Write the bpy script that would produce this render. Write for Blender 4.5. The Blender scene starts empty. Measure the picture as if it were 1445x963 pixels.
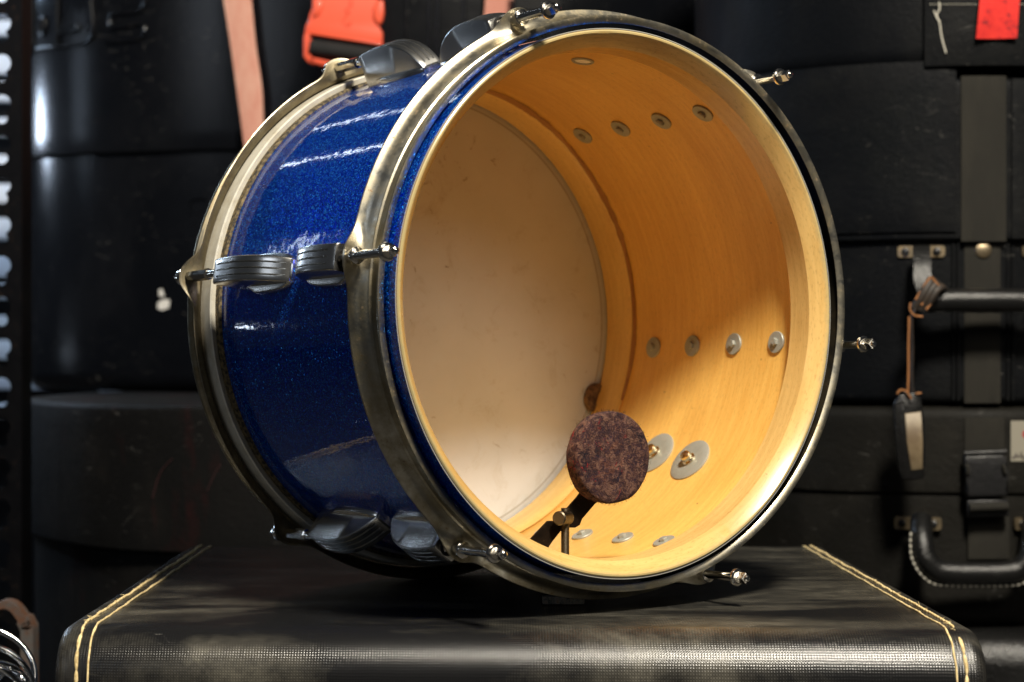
import bpy, bmesh, math, random
from mathutils import Vector, Matrix, noise
random.seed(7)
C = bpy.context.scene.collection
sc = bpy.context.scene
PI = math.pi
sin, cos, sqrt = math.sin, math.cos, math.sqrt
F = 2853.2

# ------------------------------------------------------------------ helpers
def tag(o, label=None, cat=None, group=None, kind=None):
    if label: o['label'] = label
    if cat: o['category'] = cat
    if group: o['group'] = group
    if kind: o['kind'] = kind
    return o

def empty(name, loc=(0, 0, 0), label=None, cat=None, group=None):
    o = bpy.data.objects.new(name, None); C.objects.link(o)
    o.location = loc; o.empty_display_size = .02
    return tag(o, label, cat, group)

def obj(name, bm, mat, parent=None, smooth=40, recalc=True, label=None):
    if recalc:
        bmesh.ops.recalc_face_normals(bm, faces=bm.faces)
    me = bpy.data.meshes.new(name); bm.to_mesh(me); bm.free()
    mats = mat if isinstance(mat, (list, tuple)) else [mat]
    for m in mats: me.materials.append(m)
    if smooth:
        for p in me.polygons: p.use_smooth = True
        me.set_sharp_from_angle(angle=math.radians(smooth))
    o = bpy.data.objects.new(name, me); C.objects.link(o)
    if parent: o.parent = parent
    if label: o['label'] = label
    return o

def tocentre(root):
    """parts are built in world space; shift them so the thing's origin is at its Empty"""
    inv = Matrix.Translation(-root.location)
    def rec(o):
        for ch in o.children:
            if ch.data: ch.data.transform(inv)
            rec(ch)
    rec(root)

def grid(bm, rows, closed_u=False, closed_v=False, mi=0):
    """rows: list of lists of Vectors"""
    V = [[bm.verts.new(p) for p in r] for r in rows]
    n, m = len(V), len(V[0])
    for i in range(n if closed_u else n - 1):
        for j in range(m if closed_v else m - 1):
            a, b = V[i], V[(i + 1) % n]
            f = bm.faces.new((a[j], a[(j + 1) % m], b[(j + 1) % m], b[j]))
            f.material_index = mi
    return V

def tube(bm, pts, r, n=10, caps=True, closed=False, flat=1.0, up=None, mi=0):
    pts = [Vector(p) for p in pts]
    N = len(pts); rows = []
    prev = None
    for i, p in enumerate(pts):
        if closed: d = pts[(i + 1) % N] - pts[i - 1]
        else: d = pts[min(i + 1, N - 1)] - pts[max(i - 1, 0)]
        d.normalize()
        if prev is None:
            a = Vector(up) if up else (Vector((0, 0, 1)) if abs(d.z) < .9 else Vector((1, 0, 0)))
            a = (a - d * a.dot(d)).normalized()
        else:
            a = (prev - d * prev.dot(d)).normalized()
        prev = a; b = d.cross(a)
        rr = r[i] if isinstance(r, (list, tuple)) else r
        rows.append([p + a * (rr * flat * cos(2 * PI * k / n)) + b * (rr * sin(2 * PI * k / n)) for k in range(n)])
    V = grid(bm, rows, closed_u=closed, closed_v=True, mi=mi)
    if caps and not closed:
        bm.faces.new(V[0]).material_index = mi; bm.faces.new(V[-1]).material_index = mi
    return V

def smoothpath(pts, n=8):
    """Catmull-Rom"""
    P = [Vector(p) for p in pts]; P = [2 * P[0] - P[1]] + P + [2 * P[-1] - P[-2]]
    out = []
    for i in range(1, len(P) - 2):
        for k in range(n):
            t = k / n; a, b, c, d = P[i - 1], P[i], P[i + 1], P[i + 2]
            out.append(.5 * ((2 * b) + (c - a) * t + (2 * a - 5 * b + 4 * c - d) * t * t + (3 * b - a - 3 * c + d) * t ** 3))
    out.append(P[-2]); return out

def extrude_poly(bm, pts, vec, bevel=0, segs=2, mi=0):
    """pts: world points of a flat outline; extruded by vec"""
    vec = Vector(vec)
    a = [bm.verts.new(p) for p in pts]; b = [bm.verts.new(Vector(p) + vec) for p in pts]
    fs = [bm.faces.new(a), bm.faces.new(list(reversed(b)))]
    n = len(a)
    for i in range(n):
        fs.append(bm.faces.new((a[i], b[i], b[(i + 1) % n], a[(i + 1) % n])))
    for f in fs: f.material_index = mi
    if bevel:
        es = list(set(fs[0].edges) | set(fs[1].edges))
        bmesh.ops.bevel(bm, geom=es, offset=bevel, segments=segs, affect='EDGES', profile=.5)

def box(bm, c, s, bevel=0, M=None, segs=2):
    r = bmesh.ops.create_cube(bm, size=1)
    vs = r['verts']
    for v in vs: v.co = Vector((v.co.x * s[0], v.co.y * s[1], v.co.z * s[2]))
    if bevel:
        es = list({e for v in vs for e in v.link_edges})
        rr = bmesh.ops.bevel(bm, geom=es, offset=bevel, segments=segs, affect='EDGES', profile=.5)
        vs = list({v for v in rr['verts']} | {v for v in vs if v.is_valid})
    for v in vs:
        v.co = v.co + Vector(c)
        if M: v.co = M @ v.co

# ------------------------------------------------------------------ materials
def mat(name, base=(.5, .5, .5), rough=.5, metal=0, coat=0, spec=.5):
    m = bpy.data.materials.new(name); m.use_nodes = True
    nt = m.node_tree; b = nt.nodes['Principled BSDF']
    b.inputs['Base Color'].default_value = (*base, 1); b.inputs['Roughness'].default_value = rough
    b.inputs['Metallic'].default_value = metal; b.inputs['Coat Weight'].default_value = coat
    b.inputs['Specular IOR Level'].default_value = spec
    return m, nt, b

def N(nt, t, **kw):
    n = nt.nodes.new(t)
    for k, v in kw.items():
        if k in ('inp',):
            for a, b in v.items(): n.inputs[a].default_value = b
        else: setattr(n, k, v)
    return n

def coords(nt, scale=(1, 1, 1), kind='Object'):
    tc = N(nt, 'ShaderNodeTexCoord'); mp = N(nt, 'ShaderNodeMapping'); mp.inputs['Scale'].default_value = scale
    nt.links.new(tc.outputs[kind], mp.inputs['Vector']); return mp.outputs['Vector']

def noise_n(nt, vec, scale, detail=4, rough=.6, dist=0):
    n = N(nt, 'ShaderNodeTexNoise'); n.inputs['Scale'].default_value = scale; n.inputs['Detail'].default_value = detail
    n.inputs['Roughness'].default_value = rough; n.inputs['Distortion'].default_value = dist
    if vec is not None: nt.links.new(vec, n.inputs['Vector'])
    return n.outputs['Fac']

def ramp(nt, fac, stops):
    r = N(nt, 'ShaderNodeValToRGB'); e = r.color_ramp.elements
    while len(e) > 1: e.remove(e[0])
    e[0].position = stops[0][0]
    def c4(c): return (c, c, c, 1) if isinstance(c, (int, float)) else (*c, 1)
    e[0].color = c4(stops[0][1])
    for p, c in stops[1:]:
        x = e.new(p); x.color = c4(c)
    nt.links.new(fac, r.inputs['Fac']); return r.outputs['Color']

def mixc(nt, fac, a, b, mode='MIX'):
    m = N(nt, 'ShaderNodeMix', data_type='RGBA', blend_type=mode)
    for s, v in ((0, fac), (6, a), (7, b)):
        if isinstance(v, (int, float)): m.inputs[s].default_value = v
        elif isinstance(v, tuple): m.inputs[s].default_value = (*v, 1)
        else: nt.links.new(v, m.inputs[s])
    return m.outputs[2]

def math_n(nt, op, a, b=None, c=None):
    m = N(nt, 'ShaderNodeMath', operation=op)
    for i, v in enumerate((a, b, c)):
        if v is None: continue
        if isinstance(v, (int, float)): m.inputs[i].default_value = v
        else: nt.links.new(v, m.inputs[i])
    return m.outputs[0]

def bump(nt, b, h, strength=.3, dist=.001):
    n = N(nt, 'ShaderNodeBump'); n.inputs['Strength'].default_value = strength; n.inputs['Distance'].default_value = dist
    nt.links.new(h, n.inputs['Height']); nt.links.new(n.outputs[0], b.inputs['Normal']); return n

def cylcoords(nt):
    """(theta*R, axial, r) of the drum's own frame"""
    tc = N(nt, 'ShaderNodeTexCoord'); s = N(nt, 'ShaderNodeSeparateXYZ'); nt.links.new(tc.outputs['Object'], s.inputs[0])
    th = math_n(nt, 'ARCTAN2', s.outputs[1], s.outputs[0])
    c = N(nt, 'ShaderNodeCombineXYZ'); nt.links.new(math_n(nt, 'MULTIPLY', th, .165), c.inputs[0]); nt.links.new(s.outputs[2], c.inputs[1])
    return c.outputs[0], th, s.outputs[2]

def scaled(nt, vec, s):
    mp = N(nt, 'ShaderNodeMapping'); mp.inputs['Scale'].default_value = s; nt.links.new(vec, mp.inputs['Vector']); return mp.outputs['Vector']

M = {}
# blue sparkle wrap
m, nt, b = mat('blue_sparkle_wrap', (.004, .02, .25), .32, .0, 1.0); M['wrap'] = m
b.inputs['Coat Roughness'].default_value = .06
b.inputs['Specular IOR Level'].default_value = 0; b.inputs['Specular Tint'].default_value = (.02, .12, .6, 1)
v, th, az = cylcoords(nt)
vo = N(nt, 'ShaderNodeTexVoronoi'); vo.inputs['Scale'].default_value = 1500; nt.links.new(coords(nt), vo.inputs['Vector'])
vo2 = N(nt, 'ShaderNodeTexVoronoi'); vo2.inputs['Scale'].default_value = 3000; nt.links.new(coords(nt), vo2.inputs['Vector'])
sx = N(nt, 'ShaderNodeSeparateXYZ'); nt.links.new(vo.outputs['Color'], sx.inputs[0])
sx2 = N(nt, 'ShaderNodeSeparateXYZ'); nt.links.new(vo2.outputs['Color'], sx2.inputs[0])
base = ramp(nt, sx.outputs[0], [(0, (.0004, .016, .18)), (.60, (.0015, .033, .38)), (.84, (.001, .075, .70)), (.90, (.02, .26, 1.0)), (1, (.06, .45, 1.0))])
base2 = ramp(nt, sx2.outputs[0], [(0, (.0004, .014, .15)), (.7, (.0015, .038, .44)), (.90, (.002, .12, .80)), (.95, (.04, .38, 1.0)), (1, (.12, .6, 1.0))])
bc = mixc(nt, .5, base, base2)
seam = math_n(nt, 'SUBTRACT', math_n(nt, 'MULTIPLY_ADD', az, .927, th), math_n(nt, 'MULTIPLY', noise_n(nt, scaled(nt, v, (0, 14, 0)), 1, 3), .02))
seam = math_n(nt, 'COMPARE', seam, -2.710, .0012)
bc = mixc(nt, math_n(nt, 'MULTIPLY', seam, .6), bc, (.07, .045, .04))
nt.links.new(bc, b.inputs['Base Color'])
b.inputs['Metallic'].default_value = .75
nt.links.new(math_n(nt, 'MULTIPLY', math_n(nt, 'GREATER_THAN', 1.0, seam), .6), b.inputs['Metallic'])
# flakes tilt the metal below the clear coat
nm = N(nt, 'ShaderNodeVectorMath', operation='SUBTRACT'); nt.links.new(vo.outputs['Color'], nm.inputs[0]); nm.inputs[1].default_value = (.5, .5, .5)
nm2 = N(nt, 'ShaderNodeVectorMath', operation='SCALE'); nt.links.new(nm.outputs[0], nm2.inputs[0]); nm2.inputs['Scale'].default_value = 1.0
ge = N(nt, 'ShaderNodeNewGeometry'); nm3 = N(nt, 'ShaderNodeVectorMath', operation='ADD'); nt.links.new(ge.outputs['Normal'], nm3.inputs[0]); nt.links.new(nm2.outputs[0], nm3.inputs[1])
nm4 = N(nt, 'ShaderNodeVectorMath', operation='NORMALIZE'); nt.links.new(nm3.outputs[0], nm4.inputs[0]); nt.links.new(nm4.outputs[0], b.inputs['Normal'])
cb = N(nt, 'ShaderNodeBump'); cb.inputs['Strength'].default_value = .3; cb.inputs['Distance'].default_value = .0012
wv = math_n(nt, 'ADD', noise_n(nt, scaled(nt, v, (30, 22, 1)), 1, 3), math_n(nt, 'MULTIPLY', noise_n(nt, scaled(nt, v, (300, 60, 1)), 1, 2), .12))
nt.links.new(wv, cb.inputs['Height']); nt.links.new(cb.outputs[0], b.inputs['Coat Normal'])

# maple shell interior
def wood(name, c0, c1, rough=.38, endgrain=False, coat=.35):
    m, nt, b = mat(name, c0, rough, 0, coat); b.inputs['Coat Roughness'].default_value = .25
    v, th, az = cylcoords(nt)
    g = noise_n(nt, scaled(nt, v, (18, 300, 1)), 1, 5, .65, .4)
    g2 = noise_n(nt, scaled(nt, v, (6, 14, 1)), 1, 3, .5, .8)
    g3 = noise_n(nt, scaled(nt, v, (240, 900, 1)), 1, 2)
    c = mixc(nt, ramp(nt, g, [(.42, 0), (.58, 1)]), c0, c1)
    c = mixc(nt, .55, c, mixc(nt, ramp(nt, g2, [(.35, 0), (.65, 1)]), c0, tuple(x * .82 for x in c1)))
    c = mixc(nt, ramp(nt, g3, [(.54, 0), (.70, .4)]), c, tuple(x * .6 for x in c1))
    spots = ramp(nt, noise_n(nt, scaled(nt, v, (95, 95, 1)), 1, 2), [(.73, 0), (.78, .75)])
    c = mixc(nt, spots, c, (.10, .04, .012))
    nt.links.new(c, b.inputs['Base Color'])
    bump(nt, b, g, .08, .0006)
    M[name] = m; return m, nt, b
wood('maple', (.87, .54, .140), (.76, .405, .082))
m_, nt_, b_ = wood('maple_ring', (.80, .55, .19), (.68, .43, .13), .33)
# grubby outer rim of the bearing edge: grey-green dirt in a band near the outside
m, nt, b = wood('bearing_edge', (.76, .50, .18), (.62, .38, .12), .26)
tc = N(nt, 'ShaderNodeTexCoord'); sp = N(nt, 'ShaderNodeSeparateXYZ'); nt.links.new(tc.outputs['Object'], sp.inputs[0])
rr_ = math_n(nt, 'SQRT', math_n(nt, 'ADD', math_n(nt, 'MULTIPLY', sp.outputs[0], sp.outputs[0]), math_n(nt, 'MULTIPLY', sp.outputs[1], sp.outputs[1])))
nn = noise_n(nt, coords(nt), 160, 5, .7)
rim = math_n(nt, 'MULTIPLY_ADD', nn, .0042, rr_)
old = b.inputs['Base Color'].links[0].from_socket
rimf = N(nt, 'ShaderNodeMapRange'); nt.links.new(rim, rimf.inputs[0]); rimf.inputs[1].default_value = .1624; rimf.inputs[2].default_value = .1658
col = mixc(nt, math_n(nt, 'MULTIPLY', rimf.outputs[0], .85), old, (.36, .32, .17))
edge = N(nt, 'ShaderNodeMapRange'); nt.links.new(rr_, edge.inputs[0]); edge.inputs[1].default_value = .16385; edge.inputs[2].default_value = .1643
col = mixc(nt, edge.outputs[0], col, (.17, .06, .025))
nt.links.new(col, b.inputs['Base Color'])
M['edge'] = m
# worn raw wood on the shoulder of the rear ring
wood('raw_wood', (.46, .24, .08), (.28, .12, .035), .7, coat=0)

# aged chrome
def chrome(name, base, tarn, rough=.22, amount=.5, scale=90, stain=.5):
    m, nt, b = mat(name, base, rough, 1.0)
    v = coords(nt)
    n1 = noise_n(nt, v, scale, 6, .7); n2 = noise_n(nt, v, scale * 5, 4, .75); n3 = noise_n(nt, v, scale * .25, 4, .6)
    f = ramp(nt, n1, [(.35, 0), (.75, amount)]); f3 = ramp(nt, n3, [(.4, 0), (.7, stain)])
    c = mixc(nt, f, base, tarn); c = mixc(nt, f3, c, tuple(x * .8 for x in tarn))
    sp = ramp(nt, n2, [(.58, 0), (.68, 1)])
    sp = math_n(nt, 'MULTIPLY', sp, ramp(nt, n1, [(.45, 0), (.65, amount)]))
    c = mixc(nt, sp, c, (.20, .09, .03))
    nt.links.new(c, b.inputs['Base Color'])
    nt.links.new(math_n(nt, 'SUBTRACT', 1.0, math_n(nt, 'MULTIPLY', sp, .8)), b.inputs['Metallic'])
    nt.links.new(math_n(nt, 'ADD', math_n(nt, 'MULTIPLY', math_n(nt, 'ADD', f, sp), .3), rough), b.inputs['Roughness'])
    bump(nt, b, n2, .07 * amount + .01, .0003)
    M[name] = m
chrome('hoop_chrome_worn', (.50, .46, .36), (.27, .215, .12), .30, 1.0, 110, .8)
chrome('hoop_chrome', (.66, .635, .55), (.36, .30, .18), .29, 1.0, 90, .85)
chrome('lug_chrome', (.74, .73, .70), (.60, .55, .44), .24, .10, 160, .05)
for l_ in list(M['lug_chrome'].node_tree.links):
    if l_.to_socket.name in ('Normal', 'Metallic'): M['lug_chrome'].node_tree.links.remove(l_)
chrome('hoop_inside', (.05, .045, .035), (.09, .07, .04), .6, .8)  # near-black, paints the shade between front hoop and shell
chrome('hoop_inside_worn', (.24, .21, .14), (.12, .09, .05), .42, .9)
chrome('rod_chrome', (.74, .72, .68), (.55, .48, .36), .10, .3, 300, .2)
chrome('washer_steel', (.38, .385, .34), (.30, .30, .25), .45, .4, 200, .2)
M['washer_steel'].node_tree.nodes['Principled BSDF'].inputs['Metallic'].default_value = .35
for l_ in list(M['washer_steel'].node_tree.links):
    if l_.to_socket.name == 'Metallic': M['washer_steel'].node_tree.links.remove(l_)
chrome('screw_nickel', (.72, .66, .50), (.50, .40, .22), .16, .3, 200, .2)
chrome('dull_brass', (.55, .45, .30), (.30, .20, .10), .35, .6, 150, .4)
chrome('wire_chrome', (.85, .85, .85), (.7, .7, .68), .06, .1, 60, .1)
chrome('arm_steel', (.035, .028, .022), (.05, .03, .018), .5, .6, 150, .4)
chrome('thread_steel', (.15, .125, .09), (.10, .065, .035), .35, .6, 200, .4)
chrome('post_steel', (.014, .014, .016), (.02, .02, .022), .45, .3, 50, .3)
M['post_steel'].node_tree.nodes['Principled BSDF'].inputs['Metallic'].default_value = .3

# head
m, nt, b = mat('coated_head', (.70, .66, .58), .42, 0, .5); M['head'] = m
b.inputs['Coat Roughness'].default_value = .12
v = coords(nt)
n1 = noise_n(nt, v, 9, 5, .6); n2 = noise_n(nt, scaled(nt, v, (1, 1, 1)), 34, 6, .75, .6); n3 = noise_n(nt, v, 70, 5, .7, 1.2)
c = mixc(nt, ramp(nt, n1, [(.35, 0), (.7, 1)]), (.66, .71, .77), (.56, .60, .63))
c = mixc(nt, ramp(nt, n2, [(.55, 0), (.72, .38)]), c, (.32, .28, .20))
c = mixc(nt, math_n(nt, 'MULTIPLY', ramp(nt, n3, [(.62, 0), (.70, .8)]), ramp(nt, n1, [(.5, 0), (.6, 1)])), c, (.20, .16, .11))
# edge ring printed by the collar
sp = N(nt, 'ShaderNodeSeparateXYZ'); nt.links.new(v, sp.inputs[0])
rr_ = math_n(nt, 'SQRT', math_n(nt, 'ADD', math_n(nt, 'MULTIPLY', sp.outputs[0], sp.outputs[0]), math_n(nt, 'MULTIPLY', sp.outputs[1], sp.outputs[1])))
c = mixc(nt, math_n(nt, 'MULTIPLY', math_n(nt, 'COMPARE', rr_, .1535, .0007), .6), c, (.28, .26, .22))
c = mixc(nt, math_n(nt, 'MULTIPLY', math_n(nt, 'GREATER_THAN', rr_, .1545), .35), c, (.55, .54, .50))
for (gx, gy, gr) in ((-.100, -.088, .022), (-.060, -.112, .019), (-.112, -.06, .034)):
    dx = math_n(nt, 'SUBTRACT', sp.outputs[0], gx); dy = math_n(nt, 'SUBTRACT', sp.outputs[1], gy)
    d = math_n(nt, 'SQRT', math_n(nt, 'ADD', math_n(nt, 'MULTIPLY', dx, dx), math_n(nt, 'MULTIPLY', dy, dy)))
    c = mixc(nt, math_n(nt, 'MULTIPLY', math_n(nt, 'COMPARE', d, gr, .0014), .22), c, (.50, .44, .33))
nt.links.new(c, b.inputs['Base Color'])
b.inputs['Subsurface Weight'].default_value = 0
bump(nt, b, n1, .1, .002)
m, nt, b = mat('cream_collar', (.62, .58, .47), .35, 0, .3); M['collar'] = m
c = mixc(nt, ramp(nt, noise_n(nt, coords(nt), 60, 5, .7), [(.45, 0), (.75, .8)]), (.66, .63, .54), (.42, .36, .24)); nt.links.new(c, b.inputs['Base Color'])
m, nt, b = mat('dark_gap', (.03, .022, .012), .8); M['gap'] = m
nt.links.new(ramp(nt, noise_n(nt, coords(nt), 400, 4), [(.4, (.015, .012, .008)), (.7, (.22, .16, .07))]), b.inputs['Base Color'])
m, nt, b = mat('wrap_edge', (.30, .29, .26), .5); M['wrap_edge'] = m

# felt
m, nt, b = mat('felt', (.2, .15, .15), 1.0, 0, 0, .15); M['felt'] = m
v = coords(nt)
a1 = noise_n(nt, v, 85, 6, .8, .8); a2 = noise_n(nt, v, 230, 7, .85, .7); a3 = noise_n(nt, scaled(nt, v, (1.3, .8, 1)), 80, 5, .8, 1)
a4 = noise_n(nt, scaled(nt, v, (.8, 1.4, 1)), 900, 3, .8, .5)
c = ramp(nt, a1, [(.38, (.008, .007, .025)), (.45, (.05, .03, .05)), (.5, (.15, .07, .05)), (.55, (.045, .03, .075)), (.62, (.26, .12, .08))])
c2 = ramp(nt, a2, [(.44, (.008, .006, .014)), (.5, (.085, .045, .04)), (.56, (.36, .25, .18))])
c = mixc(nt, .55, c, c2)
c = mixc(nt, ramp(nt, a3, [(.62, 0), (.67, .8)]), c, (.45, .03, .03))
c = mixc(nt, ramp(nt, noise_n(nt, scaled(nt, v, (.9, 1.2, 2)), 95, 4, .7, .8), [(.61, 0), (.67, .3)]), c, (.035, .03, .12))
c = mixc(nt, 1.0, c, (1.0, .76, .66), 'MULTIPLY')
vs = N(nt, 'ShaderNodeSeparateXYZ'); nt.links.new(v, vs.inputs[0])
nt.links.new(c, b.inputs['Base Color'])
bump(nt, b, math_n(nt, 'ADD', a4, a2), 1.0, .0022)
b.inputs['Sheen Weight'].default_value = .04; b.inputs['Sheen Roughness'].default_value = .6

# black vinyl of the case in front
def vinyl(name, base, rough=.42, weave=0, dust=(.13, .115, .08), dustamt=.35, wr=0.35, spec=.5):
    m, nt, b = mat(name, base, rough, spec=spec)
    v = coords(nt)
    n1 = noise_n(nt, scaled(nt, v, (5, 11, 5)), 1, 6, .6, 1.0)
    n2 = noise_n(nt, scaled(nt, v, (16, 38, 16)), 1, 5, .65, .5)
    n3 = noise_n(nt, v, 700, 2)
    f = math_n(nt, 'MULTIPLY', ramp(nt, n1, [(.42, 0), (.62, 1)]), ramp(nt, n2, [(.3, .3), (.6, 1)]))
    f = math_n(nt, 'MULTIPLY', f, ramp(nt, noise_n(nt, v, 75, 5, .75), [(.3, .35), (.65, 1.25)]))
    f = math_n(nt, 'MULTIPLY', f, dustamt)
    scf = math_n(nt, 'MULTIPLY', ramp(nt, noise_n(nt, scaled(nt, v, (1, 1, 2.2)), 42, 6, .75, 2.2), [(.60, 0), (.68, .8)]), ramp(nt, noise_n(nt, v, 7, 3), [(.47, 0), (.57, 1)]))
    sc_ = ramp(nt, noise_n(nt, scaled(nt, v, (14, 260, 60)), 1, 3, .6, 1.5), [(.70, 0), (.74, .5)])
    f = math_n(nt, 'ADD', f, math_n(nt, 'MULTIPLY', sc_, dustamt * .6))
    c = mixc(nt, f, base, dust); c = mixc(nt, scf, c, (.075, .072, .066)); nt.links.new(c, b.inputs['Base Color'])
    r = math_n(nt, 'ADD', math_n(nt, 'MULTIPLY', n2, wr), rough - wr * .5); nt.links.new(r, b.inputs['Roughness'])
    if weave:
        tcn = N(nt, 'ShaderNodeTexCoord'); uvm = N(nt, 'ShaderNodeMapping'); nt.links.new(tcn.outputs['UV'], uvm.inputs[0])
        ns = noise_n(nt, v, 60, 2)
        s = N(nt, 'ShaderNodeSeparateXYZ'); nt.links.new(uvm.outputs[0], s.inputs[0])
        sx_ = math_n(nt, 'SINE', math_n(nt, 'MULTIPLY_ADD', ns, 3.0, math_n(nt, 'MULTIPLY', s.outputs[0], 2 * PI / weave)))
        sy_ = math_n(nt, 'SINE', math_n(nt, 'MULTIPLY_ADD', ns, 3.0, math_n(nt, 'MULTIPLY', s.outputs[1], 2 * PI / weave)))
        h = math_n(nt, 'ADD', math_n(nt, 'MULTIPLY', sx_, sy_), math_n(nt, 'MULTIPLY', n3, 1.2))
        h = math_n(nt, 'ADD', h, math_n(nt, 'MULTIPLY', math_n(nt, 'ADD', sx_, sy_), .5))
        bump(nt, b, h, .5, .000085)
        wv_ = N(nt, 'ShaderNodeMapRange'); nt.links.new(h, wv_.inputs[0]); wv_.inputs[1].default_value = -.6; wv_.inputs[2].default_value = 1.8; wv_.inputs[3].default_value = .45; wv_.inputs[4].default_value = 1.6
        vm_ = N(nt, 'ShaderNodeVectorMath', operation='SCALE'); nt.links.new(c, vm_.inputs[0]); nt.links.new(wv_.outputs[0], vm_.inputs['Scale']); nt.links.new(vm_.outputs[0], b.inputs['Base Color'])
    else:
        bump(nt, b, math_n(nt, 'ADD', n3, math_n(nt, 'MULTIPLY', noise_n(nt, v, 210, 5, .7), 2)), .4, .0009)
    M[name] = m
vinyl('case_vinyl', (.0085, .0085, .009), .25, .0016, (.13, .120, .095), .75, .08)
vinyl('fibre_black', (.0065, .0063, .0062), .6, 0, (.022, .019, .016), .4, .3, .13)
nt_ = M['fibre_black'].node_tree; b_ = nt_.nodes['Principled BSDF']; o_ = b_.inputs['Base Color'].links[0].from_socket
v_ = coords(nt_)
r_m = math_n(nt_, 'MULTIPLY', ramp(nt_, noise_n(nt_, scaled(nt_, v_, (1.6, 1, .5)), 11, 4, .7), [(.54, 0), (.64, .4)]), ramp(nt_, noise_n(nt_, v_, 60, 4, .7), [(.4, .2), (.6, 1)]))
nt_.links.new(mixc(nt_, r_m, o_, (.035, .007, .007)), b_.inputs['Base Color'])
vinyl('leatherette', (.0032, .0038, .0050), .5, 0, (.014, .014, .013), .5, .35, .09)
vinyl('leatherette_warm', (.0062, .0058, .0048), .6, 0, (.022, .020, .016), .5, .3, .15)
vinyl('hard_plastic', (.003, .0035, .005), .19, 0, (.02, .02, .022), .2, .06, .4)
for n_ in M['hard_plastic'].node_tree.nodes:
    if n_.type == 'BUMP': n_.inputs['Strength'].default_value = .06
vinyl('leather_black', (.007, .007, .007), .28, 0, (.03, .03, .03), .2, .1)
vinyl('black_plastic', (.012, .012, .013), .3, 0, (.03, .03, .03), .2, .1)
def webbing(name, base, worn, pitch=.0016, amt=.5, rough=.85):
    m, nt, b = mat(name, base, rough, spec=.25)
    v = coords(nt)
    w = N(nt, 'ShaderNodeTexWave', wave_type='BANDS', bands_direction='Z'); w.inputs['Scale'].default_value = .314 / pitch; w.inputs['Distortion'].default_value = 1.5
    nt.links.new(v, w.inputs['Vector'])
    w2 = N(nt, 'ShaderNodeTexWave', wave_type='BANDS', bands_direction='X'); w2.inputs['Scale'].default_value = .314 / pitch; w2.inputs['Distortion'].default_value = 1
    nt.links.new(v, w2.inputs['Vector'])
    n = noise_n(nt, scaled(nt, v, (3, 3, 1)), 12, 5, .7)
    c = mixc(nt, ramp(nt, n, [(.4, 0), (.7, amt)]), base, worn)
    hh = math_n(nt, 'MULTIPLY', w.outputs['Fac'], w2.outputs['Fac'])
    c = mixc(nt, math_n(nt, 'MULTIPLY', hh, .25), c, tuple(min(1, x * 1.5 + .05) for x in worn))
    nt.links.new(c, b.inputs['Base Color']); bump(nt, b, hh, .6, .0005)
    M[name] = m
webbing('pink_webbing', (.60, .24, .18), (.74, .46, .36), pitch=.0026, amt=.8)
webbing('grey_webbing', (.013, .012, .0095), (.030, .027, .020))
webbing('black_webbing', (.016, .016, .017), (.03, .03, .03))
m, nt, b = mat('red_orange_plastic', (.90, .12, .055), .38, 0, .15); M['buckle'] = m
bump(nt, b, noise_n(nt, coords(nt), 160, 4), .12, .0006)
m, nt, b = mat('red_cloth', (.62, .018, .015), .85); M['red'] = m
nt.links.new(ramp(nt, noise_n(nt, coords(nt), 90, 5, .7), [(.35, (.72, .03, .02)), (.56, (.60, .018, .015)), (.66, (.16, .01, .015))]), b.inputs['Base Color'])
m, nt, b = mat('thread', (.78, .60, .28), .8); M['thread'] = m
nt.links.new(ramp(nt, noise_n(nt, coords(nt), 350, 4, .7), [(.35, (.45, .32, .13)), (.6, (.85, .68, .36))]), b.inputs['Base Color'])
m, nt, b = mat('pale_thread', (.55, .52, .44), .8); M['pale_thread'] = m
m, nt, b = mat('brown_leather', (.09, .045, .02), .6); M['brown_leather'] = m
nt.links.new(ramp(nt, noise_n(nt, coords(nt), 140, 5, .7), [(.4, (.022, .018, .015)), (.62, (.045, .03, .02))]), b.inputs['Base Color'])
m, nt, b = mat('leather_edge', (.30, .12, .035), .7); M['leather_edge'] = m
m, nt, b = mat('aged_card', (.42, .33, .19), .5); M['card'] = m
nt.links.new(ramp(nt, noise_n(nt, coords(nt), 35, 5, .6), [(.35, (.13, .09, .05)), (.65, (.30, .235, .14))]), b.inputs['Base Color'])
m, nt, b = mat('white_paper', (.27, .25, .20), .6); M['paper'] = m
m, nt, b = mat('ink', (.03, .02, .03), .6); M['ink'] = m
m, nt, b = mat('red_ink', (.35, .02, .03), .6); M['red_ink'] = m
m, nt, b = mat('faded_red', (.035, .008, .009), .8); M['faded_red'] = m
m, nt, b = mat('sticker', (.80, .78, .74), .6); M['sticker'] = m
m, nt, b = mat('dark_hole', (.004, .004, .004), .9); M['hole'] = m
m, nt, b = mat('vent_metal', (.92, .90, .80), .4); M['vent'] = m  # white colour stands for the light coming through the vent
m, nt, b = mat('cork', (.14, .08, .04), .8); M['cork'] = m
nt.links.new(ramp(nt, noise_n(nt, coords(nt), 300, 4, .7), [(.4, (.06, .03, .015)), (.65, (.24, .15, .08))]), b.inputs['Base Color'])
m, nt, b = mat('ridged_cloth', (.14, .13, .11), .8); M['shim'] = m
nt.links.new(ramp(nt, noise_n(nt, coords(nt), 380, 5, .8), [(.38, (.25, .25, .22)), (.55, (.75, .70, .60)), (.66, (.65, .45, .25))]), b.inputs['Base Color'])
m, nt, b = mat('rust_strap', (.11, .075, .05), .7, .2); M['rust'] = m
nt.links.new(ramp(nt, noise_n(nt, coords(nt), 70, 5, .7), [(.4, (.09, .085, .08)), (.6, (.12, .055, .03))]), b.inputs['Base Color'])
m, nt, b = mat('dark_floor', (.03, .03, .03), .8); M['floor'] = m
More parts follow.
